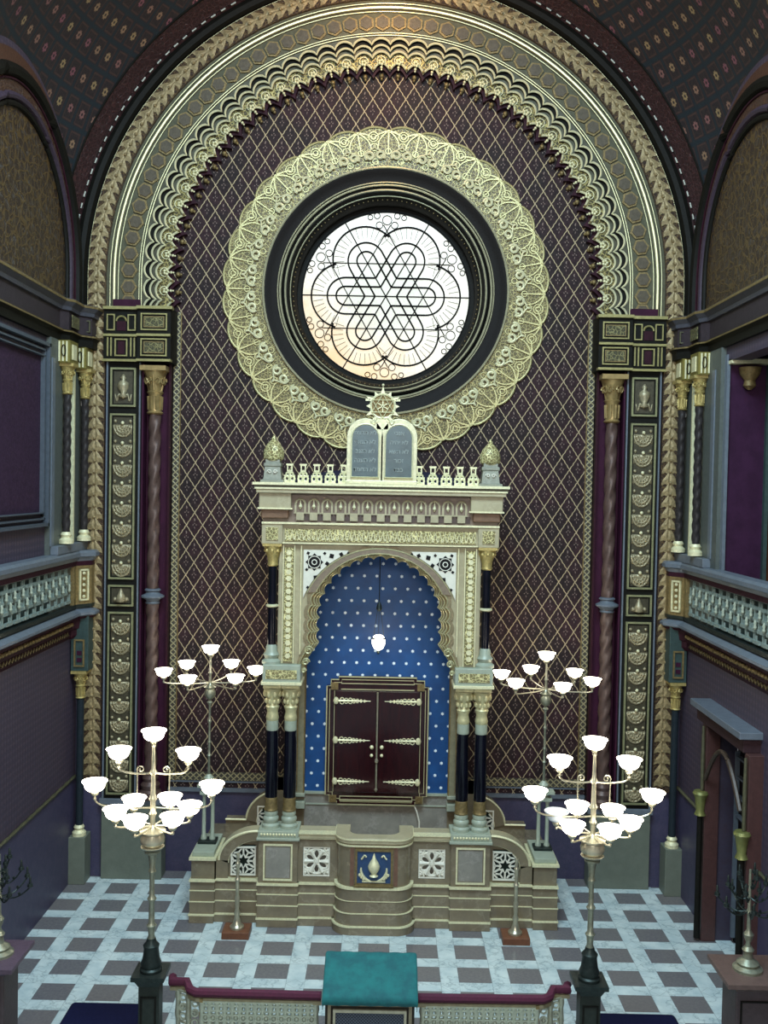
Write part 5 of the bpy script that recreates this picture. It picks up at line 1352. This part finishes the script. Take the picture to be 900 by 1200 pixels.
# small unlit bronze candelabra
def small_cand(loc, label):
    t = thing('small_candelabrum', loc, label, 'candelabrum', 'small bronze candelabra')
    M().lathe([(.17, 0), (.17, .03), (.12, .06), (.13, .09), (.06, .14), (.05, .20), (.07, .24), (.04, .28)], (0, 0, 0), 18).build('foot', DULLBRASS, t, smooth=True, world=False)
    M().lathe([(.04, .26), (.025, .32), (.05, .38), (.06, .42), (.025, .47), (.022, .65), (.04, .68), (.02, .72), (.015, 1.18)], (0, 0, 0), 12).build('stem', DULLBRASS, t, smooth=True, world=False)
    for tier, (R_, z0, n) in enumerate(((.36, .70, 7), (.24, .86, 5), (.12, 1.0, 3))):
        for k in range(n):
            a = 2*pi*k/n + tier*.4; m = M()
            m.tube([(R_*u*cos(a), R_*u*sin(a), z0 - .05*sin(pi*u) + .10*u*u) for u in [j/8 for j in range(9)]], .009, 5)
            m.lathe([(.01, -.02), (.035, .0), (.03, .03), (.016, .035), (.012, .11), (.003, .12)], (R_*cos(a), R_*sin(a), z0 + .11), 8)
            for u in (.35, .65): m.ball((R_*u*cos(a), R_*u*sin(a), z0 - .02 + .1*u*u), .018, 6)
            m.build('arm', DARKMETAL, t, smooth=True, world=False)
    return t
small_cand((-4.34, 11.3, 1.43), 'small dark many-armed bronze candelabrum, unlit, at the left frame edge')
small_cand((4.40, 11.3, 1.43), 'small dark many-armed bronze candelabrum, unlit, at the right frame edge')

# brass stands on wooden blocks
def stand(loc, label):
    t = thing('brass_stand', loc, label, 'stand', 'brass stands before the podium')
    M().box(-.21, .21, -.18, .18, 0, .11).build('base_block', REDWOOD, t, world=False, bevel=.008, label='red-brown wooden block')
    m = M().lathe([(.11, .11), (.11, .14), (.07, .17), (.05, .24), (.035, .30), (.05, .34), (.03, .40), (.04, .58), (.028, .62), (.03, .84), (.045, .87), (.025, .90), (.028, 1.08), (.04, 1.12), (.022, 1.15), (.026, 1.24), (.03, 1.27), (.008, 1.28)], (0, 0, 0), 16)
    m.build('stand_shaft', BRASS, t, smooth=True, world=False); return t
st = stand((-2.10, 14.98, 0), 'slender turned brass stand on wooden block in front of podium, left of the drum')
dup(st, (2.20, 14.98, 0), 'slender turned brass stand on wooden block in front of podium, right of the drum')

# ------------------------------------------------------------------ front balustrade, desk, benches
def bal_section(s):
    lab = 'pale openwork balustrade with crimson rail between desk and ' + ('left' if s < 0 else 'right') + ' candelabrum pedestal'
    t = thing('front_balustrade', (s*1.45, 11.15, 0), lab, 'balustrade', 'front balustrades')
    path = [Vector((s*2.36, 11.58)), Vector((s*2.36, 11.48)), Vector((s*2.17, 11.48)), Vector((s*2.10, 11.30)), Vector((s*2.02, 11.24)), Vector((s*.56, 11.22))]
    sm = [(p.x, p.y, 1.06) for p in path]
    m = M(); m.tube(sm, .052, 8); m.build('rail', REDVELVET, t, smooth=True, label='crimson padded handrail')
    m = M(); m.tube([(x, y, .98) for x, y, z in sm], .03, 4); m.tube([(x, y, .06) for x, y, z in sm], .04, 4); m.build('rail_bar', plain('pale_grey_gilt_bar', srgb(150, 140, 110), .4, .3), t)
    BAL = plain('pale_pewter', srgb(176, 180, 160), .35, .4) if 'BALM' not in globals() else BALM
    globals()['BALM'] = BAL
    x = .62; first = None
    pm = M().lathe([(.03, .08), (.04, .12), (.03, .18), (.042, .30), (.045, .36), (.028, .48), (.028, .60), (.042, .68), (.034, .78), (.03, .84), (.042, .90), (.035, .96)], (0, 0, 0), 10)
    xs = []
    while x < 2.0: xs.append((s*x, 11.22)); x += .088
    xs += [(s*2.13, 11.40), (s*2.27, 11.48)]
    for q in xs:
        if first is None:
            first = pm.build('baluster', BAL, t, smooth=True, world=False); first.location = (q[0] - t.location.x, q[1] - t.location.y, 0)
        else:
            c = first.copy(); COL.objects.link(c); c.parent = t; c.location = (q[0] - t.location.x, q[1] - t.location.y, 0)
    m = M()
    for i in range(len(xs) - 1):
        a, b = xs[i], xs[i+1]; 
        m.tube([(a[0] + (b[0]-a[0])*k/8, a[1] + (b[1]-a[1])*k/8 - .01, .86 + .07*sin(pi*k/8)) for k in range(9)], .012, 4)
        m.tube([(a[0] + (b[0]-a[0])*k/8, a[1] + (b[1]-a[1])*k/8 - .01, .70 - .07*sin(pi*k/8)) for k in range(9)], .010, 4)
        for zz, rr_ in ((.90, .034), (.79, .04), (.68, .034), (.50, .038), (.38, .03), (.24, .036)):
            mx_, my_ = (a[0]+b[0])/2, (a[1]+b[1])/2 - .025
            m.tube([(mx_ + rr_*cos(q_), my_, zz + rr_*sin(q_)) for q_ in [2*pi*j/8 for j in range(8)]], .013, 4, True)
        cx, cy = (a[0]+b[0])/2, (a[1]+b[1])/2; m.ball((cx, cy - .01, .79), .028, 6); m.ball((cx, cy - .01, .55), .024, 6)
    for zz in (.965, .60, .12): m.tube([(q[0], q[1] - .01, zz) for q in xs], .014, 4)
    m.build('tracery', BAL, t, smooth=True)
    M().box(s*1.93, s*1.97, 11.20, 11.26, .05, 1.0).build('post', OLDGOLD, t)
for s in (-1, 1): bal_section(s)
desk = thing('reading_desk', (0.01, 11.05, 0), 'dark framed reading desk with woven screen front at bottom centre', 'desk')
side_prof = [(10.80, 0), (11.36, 0), (11.36, 1.47), (10.80, 1.27)]
m = M(); m.add([(x, y, z) for x in (-.49, .51) for y, z in side_prof], [(0, 1, 2, 3), (7, 6, 5, 4), (0, 4, 5, 1), (1, 5, 6, 2), (2, 6, 7, 3), (3, 7, 4, 0)]); m.build('body', plain('dark_green_brown_wood', srgb(44, 40, 34), .45), desk, bevel=.008)
m = M(); m.frame(-.46, .48, .08, 1.22, .035, 10.775, 10.80); m.build('outer_frame', plain('olive_taupe_frame', srgb(132, 122, 98), .45, .2), desk)
m = M(); m.frame(-.40, .42, .14, 1.14, .028, 10.765, 10.80); m.build('inner_frame', plain('pale_taupe_frame', srgb(166, 160, 136), .45, .2), desk)
M().box(-.37, .39, 10.785, 10.80, .17, 1.11).build('screen', SCREEN, desk)
# cloth over the sloping top
cl = []; prof = [(10.765, 1.20), (10.760, 1.24), (10.762, 1.278), (10.78, 1.298)]
prof += [(10.80 + .56*k/8, 1.305 + .20*k/8) for k in range(9)] + [(11.385, 1.50), (11.395, 1.46), (11.395, 1.30)]
for i, (y, z) in enumerate(prof):
    row = []
    for k in range(21):
        x = -.505 + 1.03*k/20; dz = .004*sin(k*1.7 + i)
        row.append((x, y, z + dz))
    row = [(-.52, y, z - .06), (-.517, y, z - .015)] + row + [(.537, y, z - .015), (.54, y, z - .06)]
    cl.append(row)
o = M().grid(cl).build('desk_cloth', TEALCLOTH, smooth='all'); sm_ = o.modifiers.new('solid', 'SOLIDIFY'); sm_.thickness = .008; sm_.offset = 1
tag(o, 'teal cloth spread over the sloping top of the reading desk', 'cloth')
def bench(x0, x1, label):
    t = thing('bench', ((x0 + x1)/2, 11.8, 0), label, 'bench', 'navy benches at the front')
    M().box(x0 + .03, x1 - .03, 11.52, 12.08, 0, .30).build('bench_base', DARK, t, bevel=.02)
    o = M().box(x0, x1, 11.48, 12.12, .30, .46).build('seat_cushion', NAVY, t, smooth=True); b = o.modifiers.new('b', 'BEVEL'); b.width = .06; b.segments = 4
bench(-3.74, -2.76, 'navy blue upholstered bench at bottom left beside the candelabrum pedestal')
bench(2.80, 3.82, 'navy blue upholstered bench at bottom right beside the candelabrum pedestal')

# small fittings
for s, w in ((-1, 'left'), (1, 'right')):
    t = thing('wall_spotlight', (s*5.19, YF - .02, 8.30), 'tiny round white fitting on the leaf border, ' + w + ' of the arch', 'light', 'small wall fittings')
    M().lathe([(.04, 0), (.055, -.03), (.05, -.06), (.001, -.075)], (0, 0, 0), 14, 'y', cap=False).build('head', WHITEPLASTIC, t, smooth=True, world=False)
    M().lathe([(.025, .02), (.025, -.01)], (0, 0, 0), 10, 'y').build('mount', BLACKPLASTIC, t, world=False)
    t = thing('floor_spotlight', (s*3.13, 17.05, 0), 'small black spotlight on the floor behind the ' + w + ' end of the podium', 'light', 'black floor spotlights')
    M().lathe([(.07, 0), (.07, .02), (.015, .03), (.015, .22)], (0, 0, 0), 12).build('stand', BLACKPLASTIC, t, world=False)
    M().lathe([(.04, -.08), (.075, -.04), (.08, .06), (.06, .07)], (0, 0, .30), 14, 'y').build('head', BLACKPLASTIC, t, smooth=True, world=False)

# hanging chandelier of the hall, above the picture: its glow warms the crown of the arch
ch = bpy.data.lights.new('nave_chandelier', 'POINT'); ch.energy = 170; ch.color = (1, .62, .30); ch.shadow_soft_size = .15
cho = bpy.data.objects.new('nave_chandelier', ch); COL.objects.link(cho); cho.location = (0, 15.4, 14.9)
